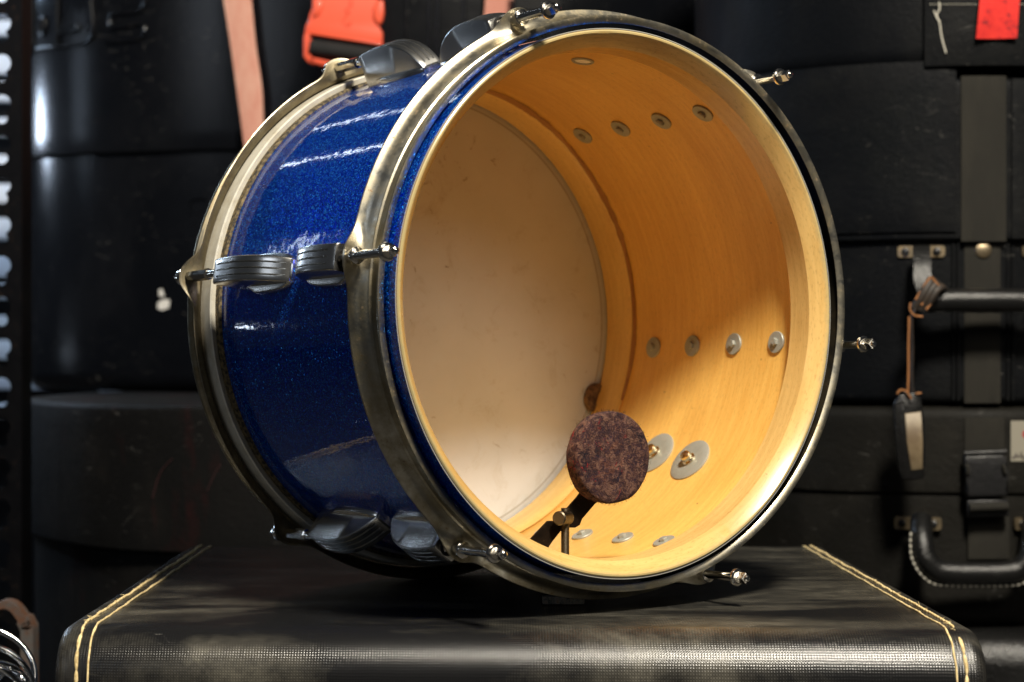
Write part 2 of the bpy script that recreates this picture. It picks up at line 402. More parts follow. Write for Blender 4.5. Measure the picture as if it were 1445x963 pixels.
nt.links.new(ramp(nt, noise_n(nt, coords(nt), 4, 5), [(.3, (.02, .02, .02)), (.7, (.045, .042, .04))]), b.inputs['Base Color'])
m, nt, b = mat('dark_wall', (.015, .015, .017), .9); M['wall'] = m
nt.links.new(ramp(nt, noise_n(nt, coords(nt), 3, 5), [(.3, (.012, .012, .014)), (.7, (.02, .02, .022))]), b.inputs['Base Color'])
m, nt, b = mat('white_slat', (.78, .80, .84), .35); M['slat'] = m
nt.links.new(ramp(nt, noise_n(nt, coords(nt), 14, 3), [(.3, (.66, .70, .78)), (.7, (.82, .84, .88))]), b.inputs['Base Color'])

# ------------------------------------------------------------------ pixel -> world (for laying out positions only)
def W(u, v, y): return Vector(((u - 722.5) * y / F, y, (481.5 - v) * y / F))

# ------------------------------------------------------------------ THE DRUM
PHI, TILT = .60995, -.02833
a = Vector((-sin(PHI) * cos(TILT), cos(PHI) * cos(TILT), sin(TILT)))
e1 = Vector((cos(PHI), sin(PHI), 0)); e2 = e1.cross(a)
DC = Vector((.07089, 1.2122, .02414))
DM = Matrix((( e1.x, e2.x, -a.x, DC.x), (e1.y, e2.y, -a.y, DC.y), (e1.z, e2.z, -a.z, DC.z), (0, 0, 0, 1)))
drum = empty('tom_drum', (0, 0, 0), 'blue sparkle tom drum with one head off, lying on its side on the black case', 'drum')
drum.matrix_world = DM
R, RI, L = .165, .1607, .2264
T0 = .90773
ANG = [T0 - k * PI / 3 for k in range(6)]
def D(r, t, s): return Vector((r * cos(t), r * sin(t), -s))

def lathe(bm, prof, n=256, fn=None, closed=False, mi=0):
    rows = []
    for i in range(n):
        t = 2 * PI * i / n; row = []
        for j, (r, s) in enumerate(prof):
            if fn: r, s = fn(r, s, t, j)
            row.append(D(r, t, s))
        rows.append(row)
    return grid(bm, rows, closed_u=True, closed_v=closed, mi=mi)

# shell (maple tube)
bm = bmesh.new()
lathe(bm, [(RI, .012), (RI, .215), (.1644, .2265), (.1644, .012)], closed=True)
shell = obj('shell', bm, M['maple'], drum, 30)
# blue wrap, a thin skin ending just short of the bearing edge
bm = bmesh.new()
lathe(bm, [(.16445, .0004), (.1650, .0004), (.1650, .2262), (.16445, .2262)], closed=True, n=320)
for f in bm.faces:
    if all(v.co.z > -.0006 for v in f.verts): f.material_index = 1
obj('wrap', bm, [M['wrap'], M['wrap_edge']], drum, 30)
# front reinforcing ring with its bearing edge
bm = bmesh.new()
wob = lambda r, s, t, j: (r, s + .00015 * noise.noise(Vector((cos(t) * 5, sin(t) * 5, j * 3)))) if j > 2 else (r, s)
lathe(bm, [(.16443, .0009), (.1640, .0002), (.1632, -.0003), (.1622, -.0002), (.1614, .0004), (.1551, .0084), (.1545, .0093), (.1541, .0262), (.1549, .0272), (.16065, .0272), (.16443, .020)], closed=True, fn=wob, n=320)
fr = obj('bearing_edge', bm, M['edge'], drum, 22)
# rear ring
bm = bmesh.new()
def wob2(r, s, t, j):
    if j in (1, 2): s += .0020 * noise.noise(Vector((cos(t) * 2.5, sin(t) * 2.5, 1))) - .0008
    return r, s
V = lathe(bm, [(.1607, .1995), (.1597, .1990), (.1583, .2020), (.1570, .2050), (.1570, .2262), (.1605, .2268), (.1607, .2262)], closed=True, fn=wob2, n=320)
n_ = 320
for i in range(n_):
    for j in (1,):
        pass
obj('reinforcement_ring', bm, M['maple_ring'], drum, 30)
# dark scar along the shoulder of the rear ring, a sliver of torn wood
bm = bmesh.new()
pts = []
rows = []
for k in range(90):
    t = math.radians(-22 + 135 * k / 89)
    w = .0007 + .0022 * max(0, noise.noise(Vector((t * 3, 0, 2))) + .45 + .7 * noise.noise(Vector((t * 22, 5, 2)))) * (1 if t > .35 else .35)
    fade = min(1, k / 8, (89 - k) / 8)
    s0 = .1990 + .0020 * noise.noise(Vector((cos(t) * 2.5, sin(t) * 2.5, 1))) - .0008
    rows.append([D(.1604, t, s0 - w * 1.2 * fade - .0003), D(.15965, t, s0 - .0012 * fade), D(.1585, t, s0 + w * .9 * fade)])
grid(bm, rows)
obj('torn_ply', bm, M['raw_wood'], drum, 60)
# head
bm = bmesh.new()
c0 = bm.verts.new(D(0, 0, .2285))
prev = None
rings = []
for r in (.03, .07, .11, .14, .157, .1655, .1685):
    s = .2285 if r < .166 else .2262
    rings.append([bm.verts.new(D(r, 2 * PI * i / 160, s)) for i in range(160)])
for i in range(160): bm.faces.new((c0, rings[0][i], rings[0][(i + 1) % 160]))
for A_, B_ in zip(rings, rings[1:]):
    for i in range(160): bm.faces.new((A_[i], B_[i], B_[(i + 1) % 160], A_[(i + 1) % 160]))
head = obj('drum_head', bm, M['head'], drum, 60)
md = head.modifiers.new('thick', 'SOLIDIFY'); md.thickness = .0003; md.offset = 0
bm = bmesh.new()
lathe(bm, [(.1668, .2168), (.1700, .2155), (.1708, .2165), (.1712, .2290), (.1700, .2300), (.1668, .2290)], closed=True)
obj('head_collar', bm, M['collar'], drum, 35)
bm = bmesh.new()
lathe(bm, [(.1651, .2110), (.1668, .2118), (.1668, .2169), (.1651, .2169)], closed=True)
obj('gasket', bm, M['gap'], drum, 35)  # dark ring filling the gap below the collar, shade put into its colour

# hoops ------------------------------------------------------------
def earw(t):
    w = 0
    for A_ in ANG:
        d = (t - A_ + PI) % (2 * PI) - PI
        w = max(w, math.exp(-(abs(d * .18) / .0125) ** 2.6))
    return w
def hoop_mesh(shift):
    """profile from lip to flange, outer side then inner side (s grows from the lip towards the flange)"""
    outer = [(.1690, .0040), (.1715, .0030), (.1729, .0031), (.1731, .0040), (.1726, .0056), (.1710, .0066), (.1707, .0100), (.1709, .0140), (.1720, .0146), (.1723, .0152), (.1717, .0160), (.1726, .0172), (.1736, .0190), (.1743, .0205), (.1753, .0224), (.1772, .0242), (.1794, .0252), (.1797, .0259)]
    inner = [(.1790, .0262), (.1765, .0254), (.1742, .0238), (.1726, .0222), (.1718, .0200), (.1714, .0170), (.1700, .0152), (.1699, .0100), (.1702, .0065), (.1690, .0052), (.1683, .0047)]
    no = len(outer)
    def fn(r, s, t, j):
        k = 0
        if r > .1740 or s > .0203: k = min(1, max(0, (r - .1738)) / .0057)
        w = earw(t) * k
        r2 = r + .0078 * w
        s2 = s - .0062 * w * shift
        return r2, s2
    bm = bmesh.new()
    lathe(bm, outer + inner, closed=True, fn=fn, n=600)
    no = len(outer); tot = no + len(inner); bm.verts.index_update()
    for f in bm.faces:
        if sum(1 for v in f.verts if v.index % tot >= no) >= 3: f.material_index = 1
    return bm
hp = hoop_mesh(1.0)
fh = obj('counter_hoop', hp, [M['hoop_chrome'], M['hoop_inside']], drum, 32)
# small lean of the loose front hoop
hy, hpi = .03396, .01377
A3 = Vector((hy, hpi, -1)).normalized()       # hoop rear axis in drum-local coordinates (x=e1,y=e2,z=-a)
E1 = (Vector((1, 0, 0)) - A3 * A3.x).normalized(); Zh = -A3; E2 = Zh.cross(E1)
HM = Matrix(((E1.x, E2.x, Zh.x, .00143), (E1.y, E2.y, Zh.y, 0), (E1.z, E2.z, Zh.z, .0002), (0, 0, 0, 1)))
fh.data.transform(HM)
bm = hoop_mesh(1.15)
for v_ in bm.verts: v_.co.z = -(.2478 - (-v_.co.z - .0))
obj('counter_hoop', bm, [M['hoop_chrome_worn'], M['hoop_inside_worn']], drum, 32)

# lugs ------------------------------------------------------------
def frame(t, s, r=R):
    """local x towards hoop (front lug) / rear, y tangential, z radial"""
    n = Vector((cos(t), sin(t), 0)); tg = Vector((-sin(t), cos(t), 0))
    return n, tg
def lug(t, s_in, s_out, parent):
    n, tg = frame(t, 0); Ln = abs(s_out - s_in); sg = 1 if s_out > s_in else -1
    def P(x, y, z):                       # x 0 at the inner end, Ln at the rod end
        s = s_in + sg * x
        r = R + z
        return n * (r - y * y / (2 * R) * (1 if z < .004 else 0)) + tg * y + Vector((0, 0, -s))
    # body
    bm = bmesh.new()
    hs = [(0, .0035), (.02, .0060), (.05, .0085), (.10, .0122), (.16, .0158), (.25, .0196), (.35, .0222), (.47, .0240), (.6, .0247), (.75, .0244), (.9, .0232), (.975, .0222), (.995, .0214), (1, .0202)]
    rows = []
    hw = .0079
    ys = [-1, -1, -.94, -.86, -.56, -.49, -.42, -.075, -.0, .075, .42, .49, .56, .86, .94, 1, 1]
    for k, (x, h) in enumerate(hs):
        row = []
        gz = 0.0017 if .04 < x < .84 else 0
        w = hw * (1 if x > .1 else .93 + .7 * x)
        for i, y in enumerate(ys):
            if i in (0, len(ys) - 1): row.append(P(x * Ln, y * w, 0)); continue
            z = h * .93
            if abs(y) == 1: z -= .0012
            elif abs(abs(y) - .94) < .001: z -= .0003
            if i in (5, 8, 11): z -= gz
            row.append(P(x * Ln, y * w, z))
        rows.append(row)
    V = grid(bm, rows)
    bm.faces.new(V[0]); bm.faces.new(V[-1])
    o = obj('lug', bm, M['lug_chrome'], parent, 28)
    # base flange
    bm = bmesh.new()
    def outline(f):
        pts = []
        for k in range(64):
            th = 2 * PI * k / 64
            cx, cy = cos(th), sin(th)
            x = Ln * .5 + (Ln * .5 + .0015) * math.copysign(abs(cx) ** .55, cx)
            xx = (x - Ln * .5) / (Ln * .5)
            wy = (.0124 - .0012 * xx * xx - .0034 * max(0, min(1, (xx - .30) / .25))) * math.copysign(abs(cy) ** .55, cy)
            pts.append((Ln * .5 + (x - Ln * .5) * f, wy * f))
        return pts
    rings = [[bm.verts.new(P(x, y, z)) for x, y in outline(f)] for f, z in ((1.0, -.0002), (1.0, .0022), (.97, .0032), (.90, .0036), (.4, .0036))]
    for A_, B_ in zip(rings, rings[1:]):
        for i in range(64): bm.faces.new((A_[i], B_[i], B_[(i + 1) % 64], A_[(i + 1) % 64]))
    bm.faces.new(rings[-1])
    obj('base_flange', bm, M['lug_chrome'], o, 40)
    # receiver: dark hole with a swivel nut in it
    bm = bmesh.new()
    c = P(Ln + .00025, 0, .0150); ax = Vector((0, 0, -sg))
    tube(bm, [c - ax * .001, c], .0050, 24)
    obj('rod_hole', bm, M['hole'], o, 30)
    bm = bmesh.new()
    c = P(Ln, 0, .0150)
    tube(bm, [c - ax * .001, c + ax * .0022], .0040, 24)
    obj('swivel_nut', bm, M['rod_chrome'], o, 30)
    return o

def rod(t, s_head, s_lug, parent, sign=-1, r=.1808, head=True, lean=0):
    """sign -1: head towards the front"""
    n = Vector((cos(t), sin(t), 0))
    ax = Vector((0, 0, -sign))            # direction from the lug to the head
    def Pt(d, rr=r): return n * (rr + lean * d) + Vector((0, 0, -(s_head))) - ax * d
    Ls = abs(s_lug - s_head)
    bm = bmesh.new()
    tube(bm, [Pt(Ls, r - .0006), Pt(Ls * .5), Pt(.0)], .0026, 16)
    o = obj('tension_rod', bm, M['rod_chrome'], parent, 40)
    bm = bmesh.new()                       # flange of the head
    prof = [(0.0026, .0014), (.0046, .0012), (.0054, .0006), (.0055, -.0002), (.0052, -.0009), (.0042, -.0014), (.0034, -.0015)]
    tube(bm, [Pt(d) for _, d in prof], [q for q, _ in prof], 24)
    # square key head
    tube(bm, [Pt(-.0012), Pt(-.0082), Pt(-.0090)], [.0034, .0034, .0025], 4)
    tube(bm, [Pt(-.0088), Pt(-.0100), Pt(-.0106)], [.0021, .0021, .0013], 16)
    obj('rod_head', bm, M['rod_chrome'], o, 35)
    return o
for i, t in enumerate(ANG):
    lug(t, .0985, .0345, drum)
    lug(t, .1175, .1855, drum)
    rod(t, -.0142, .034, drum)
    # cup washer on the front hoop ear
    n = Vector((cos(t), sin(t), 0))
    bm = bmesh.new()
    q = HM @ (n * .1812 + Vector((0, 0, -.0145)))
    for (r0, dz) in ((.0054, 0.0),):
        tube(bm, [q + Vector((0, 0, z)) for z in (-.0045, -.0008, .0004, .0010)], [.0042, .0049, .0049, .0038], 24)
    obj('rod_washer', bm, M['rod_chrome'], drum, 35)
    # rear tension rods run in a hex sleeve from lug to ear
    bm = bmesh.new()
    ax = Vector((0, 0, -1))
    tube(bm, [n * .181 + ax * s for s in (.1830, .2000)], .0026, 16)
    tube(bm, [n * .181 + ax * s for s in (.1995, .2005, .2225, .2285)], [.0030, .0038, .0038, .0034], 8)
    ro = obj('tension_rod', bm, M['rod_chrome'], drum, 35)
    bm = bmesh.new()
    tube(bm, [n * .181 + ax * s for s in (.2330, .2345, .2370, .2385)], [.0036, .0058, .0058, .0036], 20)
    tube(bm, [n * .181 + ax * s for s in (.2384, .2440, .2448)], [.0034, .0034, .0024], 4)
    obj('rod_head', bm, M['rod_chrome'], ro, 35)

# washers inside -----------------------------------------------------
def washer(t, s, rad, parent, big=False, name='washer'):
    n = Vector((-cos(t), -sin(t), 0)); tg = Vector((-sin(t), cos(t), 0)); ax = Vector((0, 0, 1))
    def P(x, y, z):                        # follows the curve of the shell a little
        sag = (RI - sqrt(RI * RI - x * x))
        lift = sag if not big else sag * .8
        return D(RI, t, s) + tg * x + ax * y + n * (z + lift)
    bm = bmesh.new(); rows = []
    prof = [(rad, .0000), (rad, .0010), (rad * .96, .0014), (rad * .62, .0014 if not big else .0020), (rad * .34, .0015 if not big else .0017), (0.0001, .0015)]
    for r, z in prof: rows.append([P(r * cos(2 * PI * k / 40), r * sin(2 * PI * k / 40), z) for k in range(40)])
    grid(bm, rows, closed_v=True)
    o = obj(name, bm, M['washer_steel'], parent, 35)
    bm = bmesh.new()
    rot = random.random() * 2
    def ring(r, z, k, N_=6): return [P(0, 0, 0) + tg * r * cos(2 * PI * i / N_ + rot) + ax * r * sin(2 * PI * i / N_ + rot) + n * z for i in range(N_)]
    if not big:
        V = grid(bm, [ring(.0029, .0012, 0), ring(.0029, .0030, 0), ring(.0026, .0034, 0)], closed_v=True); bm.faces.new(V[-1])
        V = grid(bm, [ring(.0016, .0033, 0, 16), ring(.0016, .0037, 0, 16), ring(.0010, .0036, 0, 16)], closed_v=True); bm.faces.new(V[-1])
        obj('bolt', bm, M['washer_steel'], o, 35)
    else:
        V = grid(bm, [ring(.0050, .0015, 0, 24), ring(.0050, .0026, 0, 24), ring(.0040, .0034, 0, 24)], closed_v=True); bm.faces.new(V[-1])
        V = grid(bm, [ring(.0036, .003, 0, 20), ring(.0042, .0052, 0, 20), ring(.0036, .0072, 0, 20), ring(.0020, .0084, 0, 20), ring(.0002, .0087, 0, 20)], closed_v=True); bm.faces.new(V[-1])
        obj('bolt', bm, M['screw_nickel'], o, 35)
for k, t in enumerate(ANG):
    for s in (.04564, .0881, .13185, .17487):
        washer(t, s, .0074, drum)
washer(math.radians(-38.8), .096, .0162, drum, True, 'backing_plate')
washer(math.radians(-37.0), .1370, .0162, drum, True, 'backing_plate')
# vent grommet
t, s = math.radians(81.2), .0755
n = Vector((-cos(t), -sin(t), 0)); tg = Vector((-sin(t), cos(t), 0)); ax = Vector((0, 0, 1))
bm = bmesh.new()
def vr(r, z, c=24): return [D(RI, t, s) + tg * r * cos(2 * PI * i / c) + ax * r * sin(2 * PI * i / c) + n * z for i in range(c)]
V = grid(bm, [vr(.0074, 0), vr(.0074, .0008), vr(.0066, .0014), vr(.0056, .0012), vr(.0052, 0.0002)], closed_v=True)
g = obj('vent_grommet', bm, M['washer_steel'], drum, 40)
bm = bmesh.new(); V = grid(bm, [vr(.0052, .0002), vr(.0052, .0006)], closed_v=True); bm.faces.new(V[-1])
obj('vent_liner', bm, M['vent'], g, 40)  # white disc painted as the light through the vent hole

# internal muffler --------------------------------------------------
def inv(p): return DM.inverted() @ Vector(p)
fc = inv((.0590, 1.213, -.0685)); fc.z = -.006
bm = bmesh.new()
prof = [(.0001, .0000), (.012, -.0002), (.024, .0000), (.0268, .0004), (.0275, .0014), (.0278, .0050), (.0276, .0095), (.0272, .0116), (.0250, .0124), (.0001, .0120)]
rows = []
for r, d in prof:
    row = []
    for k in range(72):
        th = 2 * PI * k / 72
        rr = r * (1 + .018 * noise.noise(Vector((cos(th) * 2, sin(th) * 2, d * 200))))
        row.append(fc + Vector((rr * cos(th), rr * sin(th), -d + .0005 * noise.noise(Vector((rr * cos(th) * 150, rr * sin(th) * 150, 3))))))
    rows.append(row)
grid(bm, rows, closed_v=True)
for k in range(900):                    # loose fibres, thickest round the rim
    th = random.uniform(0, 2 * PI); rr = .0276 * (1 if k < 500 else sqrt(random.random())); dd_ = random.uniform(0, .012) if k < 500 else -.0002
    q = fc + Vector((rr * cos(th), rr * sin(th), -dd_))
    dv = Vector((cos(th), sin(th), 0)) * (random.uniform(.0002, .0011) if k < 500 else 0) + Vector((random.uniform(-1, 1), random.uniform(-1, 1), random.uniform(-.3, .6))) * .0011
    tube(bm, [q, q + dv], [.00011, .00006], 3, caps=False)
felt_bm = bm
# steel arm from behind the felt down to the shell wall
DI = DM.inverted()
def on_plane(u, v, s_):
    """point at axial depth s_ of the drum, in drum coordinates, that sits at this place of the layout"""
    d0 = DI @ Vector((0, 0, 0)); d1 = DI @ W(u, v, 1.0) - d0
    return d0 + d1 * ((-s_ - d0.z) / d1.z)
bm = bmesh.new()
poly = [on_plane(u, v, .0205) for u, v in ((728, 779), (750.6, 757), (773.5, 732.4), (780, 732), (786, 736), (793, 723.6), (816, 699), (835, 670), (862, 685), (839, 709), (821, 729), (818.7, 738), (812, 742), (795, 741), (779, 762), (760, 792))]
extrude_poly(bm, poly, (0, 0, -.0018), .0003, 1)
arm = obj('muffler', bm, M['arm_steel'], drum, 30)
obj('felt_pad', felt_bm, M['felt'], arm, 60)
bm = bmesh.new()
sc0, sc1 = on_plane(797.5, 714, .0165), on_plane(797.5, 806, .0165)
dd = (sc1 - sc0); ns = 110; rows = []
up_ = Vector((0, 0, 1)); dn = dd.normalized(); A1 = (up_ - dn * up_.dot(dn)).normalized(); B1 = dn.cross(A1)
for k in range(ns + 1):
    rr = .0023 + .00032 * (k % 2)
    c = sc0 + dd * (k / ns)
    rows.append([c + A1 * rr * cos(2 * PI * j / 14) + B1 * rr * sin(2 * PI * j / 14) for j in range(14)])
V = grid(bm, rows, closed_v=True); bm.faces.new(V[0]); bm.faces.new(V[-1])
obj('threaded_rod', bm, M['thread_steel'], arm, 60)
bm = bmesh.new()
c = on_plane(797, 728, .0165); hx = on_plane(783, 729, .0090) - c; hx = hx.normalized()
tube(bm, [c - hx * .004, c + hx * .0085, c + hx * .0092], [.0043, .0043, .0036], 20)
obj('adjuster_nut', bm, M['thread_steel'], arm, 35)
# cork disc fixed low on the head
bm = bmesh.new()
q = on_plane(837, 558, .2278)
dirc = Vector((q.x, q.y, 0)).normalized()
tan_ = Vector((-dirc.y, dirc.x, 0))
rows = []
for r, h in ((1, 0), (1, .003), (.93, .004), (.55, .004), (.45, .0028), (.001, .0028)):
    rows.append([q + dirc * .0085 * r * cos(2 * PI * k / 30) + tan_ * .0105 * r * sin(2 * PI * k / 30) + Vector((0, 0, h)) for k in range(30)])
grid(bm, rows, closed_v=True)
obj('cork_pad', bm, M['cork'], drum, 40)

# ------------------------------------------------------------------ CASE IN FRONT
ZT = -.1612
FR = .030
case = empty('instrument_case', (0, 1.36, -.60), 'black woven vinyl case with frayed yellow stitching, flat under the blue drum', 'case')
yL, yR, yB = 1.133, 1.116, 1.612
xLf, xRf, xLb, xRb = -.2575, .2640, -.2585, .2485
def case_pt(fx, prof, inset):
    """fx 0..1 across; prof (kind, value) -> world"""
    d, z = prof
    yf = yL + (yR - yL) * fx
    # d: distance from the front face going back, in metres (scaled to local depth)
    dep = yB - yf; yy = yf + d * dep / .48
    tt = (yy - yf) / dep
    xl = xLf + (xLb - xLf) * tt; xr = xRf + (xRb - xRf) * tt
    return Vector((xl + (xr - xl) * fx, yy, z))
def profile(off):
    """front face bottom -> over the round front edge -> top -> back edge -> down; moved inwards by off"""
    P = [(off, ZT - .43), (off, ZT - .2), (off, ZT - .10), (off, ZT - .05)]
    for k in range(13):
        an = PI * .5 * k / 12; r = FR - off
        P.append((FR - r * cos(an), ZT - FR + r * sin(an)))
    for k in range(1, 9): P.append((FR + (.47 - FR) * k / 9, ZT - off))
    for k in range(6):
        an = PI * .5 * k / 5; r = .010 - off
        P.append((.47 + r * sin(an), ZT - .010 + r * cos(an)))
    P += [(.48 - off, ZT - .1), (.48 - off, ZT - .43)]
    return P
bm = bmesh.new()
uvl = bm.loops.layers.uv.new('UVMap')
rows = []
rb = .0075
cols = []
for k in range(6):
    an = PI / 2 * k / 5
    cols.append((rb * (1 - sin(an)), rb * (1 - cos(an))))   # (x inset, profile inset)
cols = [(rb * (1 - cos(PI / 2 * k / 5)), rb * (1 - sin(PI / 2 * k / 5))) for k in range(6)]
Wd = .51
stations = [(c[0] / Wd, c[1]) for c in cols] + [(rb / Wd + (1 - 2 * rb / Wd) * k / 24, 0) for k in range(1, 24)] + [(1 - c[0] / Wd, c[1]) for c in reversed(cols)]
meta = {}
for fx, off in stations:
    pr = profile(off); row = []; Lacc = 0; last = None
    for q in pr:
        w = case_pt(fx, q, off)
        # gentle sag and lumps of an old case
        if q[1] > ZT - .02 and .03 < q[0] < .46:
            w.z += .0006 * noise.noise(Vector((w.x * 8, w.y * 8, 0)))
        if last is not None: Lacc += (w - last).length
        last = w.copy(); row.append(w)
    rows.append(row)
V = grid(bm, rows)
bm.faces.new(V[0]); bm.faces.new(V[-1])
bm.verts.index_update()
for f in bm.faces:
    for l in f.loops:
        co = l.vert.co
        # unrolled length along the profile
        if co.z < ZT - FR: s_ = co.z - (ZT - FR)
        elif co.y < 1.16 and co.z < ZT - .0001:
            an = math.acos(max(-1, min(1, (FR - (co.y - (yL + (yR - yL) * (co.x - xLf) / .5135))) / FR))); s_ = FR * an
        else: s_ = FR * PI / 2 + (co.y - 1.155)
        l[uvl].uv = (co.x, s_)
obj('case_body', bm, M['case_vinyl'], case, 50)
# piping (raised overlap) and stitches on both ends
def seam_path(fx_fn, n=140, lift=.0004):
    P = profile(0); out = []
    # dense walk
    dense = []
    Q = P[1:-2]
    for q0, q1 in zip(Q, Q[1:]):
        m_ = max(1, int(math.hypot(q1[0] - q0[0], q1[1] - q0[1]) / .0022))
        for k in range(m_): dense.append((q0[0] + (q1[0] - q0[0]) * k / m_, q0[1] + (q1[1] - q0[1]) * k / m_))
    dense.append(Q[-1])
    for i, q in enumerate(dense):
        fx = fx_fn(q, i)
        w = case_pt(fx, q, 0)
        if i: d0 = dense[i - 1]
        else: d0 = q
        nx = Vector((0, -1, 0)) if q[1] < ZT - FR else (Vector((0, -(FR - q[0]), q[1] - (ZT - FR))).normalized() if q[0] < FR else Vector((0, 0, 1)))
        out.append((w + nx * lift, nx))
    return out
def edge_fx(side, off):
    def f(q, i):
        d = q[0]; j = .0010 * noise.noise(Vector((i * .09, side * 7, off * 900))) + .0005 * noise.noise(Vector((i * .5, side * 3, off * 500)))
        o = off
        # the end strip narrows towards the back on the left
        return (o + j) / Wd if side < 0 else 1 - (o + j) / Wd
    return f
for side, offs, nm in ((-1, (.0130, .0195), 'left'), (1, (.0128, .0178), 'right')):
    # inner line: cut edge of the vinyl with pale yarn
    bm = bmesh.new()
    pth = seam_path(edge_fx(side, offs[1]), lift=.0004)
    V = tube(bm, [p for p, _ in pth], [.00055 + .00035 * abs(noise.noise(Vector((i * .7, side, 0)))) * (2.2 if p.z > ZT - .004 else .6) for i, (p, _) in enumerate(pth)], 6)
    obj('edge_yarn', bm, M['thread'], case, 60)
    # outer line: stitches, each a short swollen dash
    bm = bmesh.new()
    pth = seam_path(edge_fx(side, offs[0]), lift=.0005)
    i = 0
    while i < len(pth) - 4:
        p0_, n0 = pth[i]; p1_, n1 = pth[min(i + 3, len(pth) - 1)]
        ontop = p0_.z > ZT - .004
        w = .0011 if not ontop else .0008
        if not (side > 0 and 1.128 < p0_.y < 1.142 and p0_.z > ZT - .012):
            mid = (p0_ + p1_) * .5 + n0 * .0007 + Vector((.0003 * random.uniform(-1, 1), 0, 0))
            tube(bm, [p0_, (p0_ * .6 + mid * .4) + n0 * .0003, mid, (p1_ * .6 + mid * .4) + n0 * .0003, p1_], [w * .5, w, w * 1.05, w, w * .5], 6)
        i += 3
    # frayed hairs
    for k in range(60 if side < 0 else 45):
        p_, n_v = random.choice(pth[30:])
        if p_.z < ZT - .004: continue
        dv = Vector((random.uniform(-1, 1), random.uniform(-1, 1), .25)).normalized() * random.uniform(.0015, .0045)
        tube(bm, [p_, p_ + dv * .5 + n_v * .0004, p_ + dv], [.00028, .00022, .0001], 4)
    obj('stitching', bm, M['thread'], case, 60)
# flattened dark seam groove: a narrow overlapping strip of vinyl at each end
for side in (-1, 1):
    bm = bmesh.new(); rows = []
    o_in = .0192 if side < 0 else .0175
    for q in profile(0)[1:-1]:
        w0 = case_pt((o_in) / Wd if side < 0 else 1 - o_in / Wd, q, 0); w1 = case_pt(.0075 / Wd if side < 0 else 1 - .0075 / Wd, q, 0)
        nx = Vector((0, -1, 0)) if q[1] < ZT - FR else (Vector((0, -(FR - q[0]), q[1] - (ZT - FR))).normalized() if q[0] < FR else (Vector((0, 0, 1)) if q[0] < .472 else Vector((0, 1, 0))))
        rows.append([w0 + nx * .00015, w0 + nx * .0006, w1 + nx * .0005, w1 - nx * .0002])
    grid(bm, rows)
    uvl = bm.loops.layers.uv.new('UVMap')
    for f in bm.faces:
        for l in f.loops: l[uvl].uv = (l.vert.co.x, l.vert.co.y + l.vert.co.z)
    obj('end_strip', bm, M['case_vinyl'], case, 60)
tocentre(case)

# little ridged strip wedged under the hoop
sh_c = W(795, 0, 1.246); sh_c.z = ZT + .0031
bm = bmesh.new()
pts = []
for k in range(17):
    x = -.0130 + .026 * k / 16; pts.append((x, -.004 - .0010 * (1 - (x / .013) ** 2) * 0 + .0009 * (x / .013) ** 2))
for k in range(16, -1, -1):
    x = -.0130 + .026 * k / 16; pts.append((x, .005))
extrude_poly(bm, [Vector((sh_c.x + x, sh_c.y + y, ZT + .0008)) for x, y in pts], (0, 0, .0045), .0005, 1)
root = empty('wedge_strip', (sh_c.x, sh_c.y, ZT), 'short ridged grey strip wedged under the front hoop of the blue drum', 'wedge')
obj('strip_body', bm, M['shim'], root, 40)
bm = bmesh.new()
for k in range(13):
    x = -.0118 + .0236 * k / 12
    yy = -.004 + .0009 * (x / .013) ** 2
    tube(bm, [Vector((sh_c.x + x, sh_c.y + yy - .0001, ZT + z)) for z in (.0014, .0048)], .00045, 6)
obj('ridges', bm, M['shim'], root, 40)
tocentre(root)

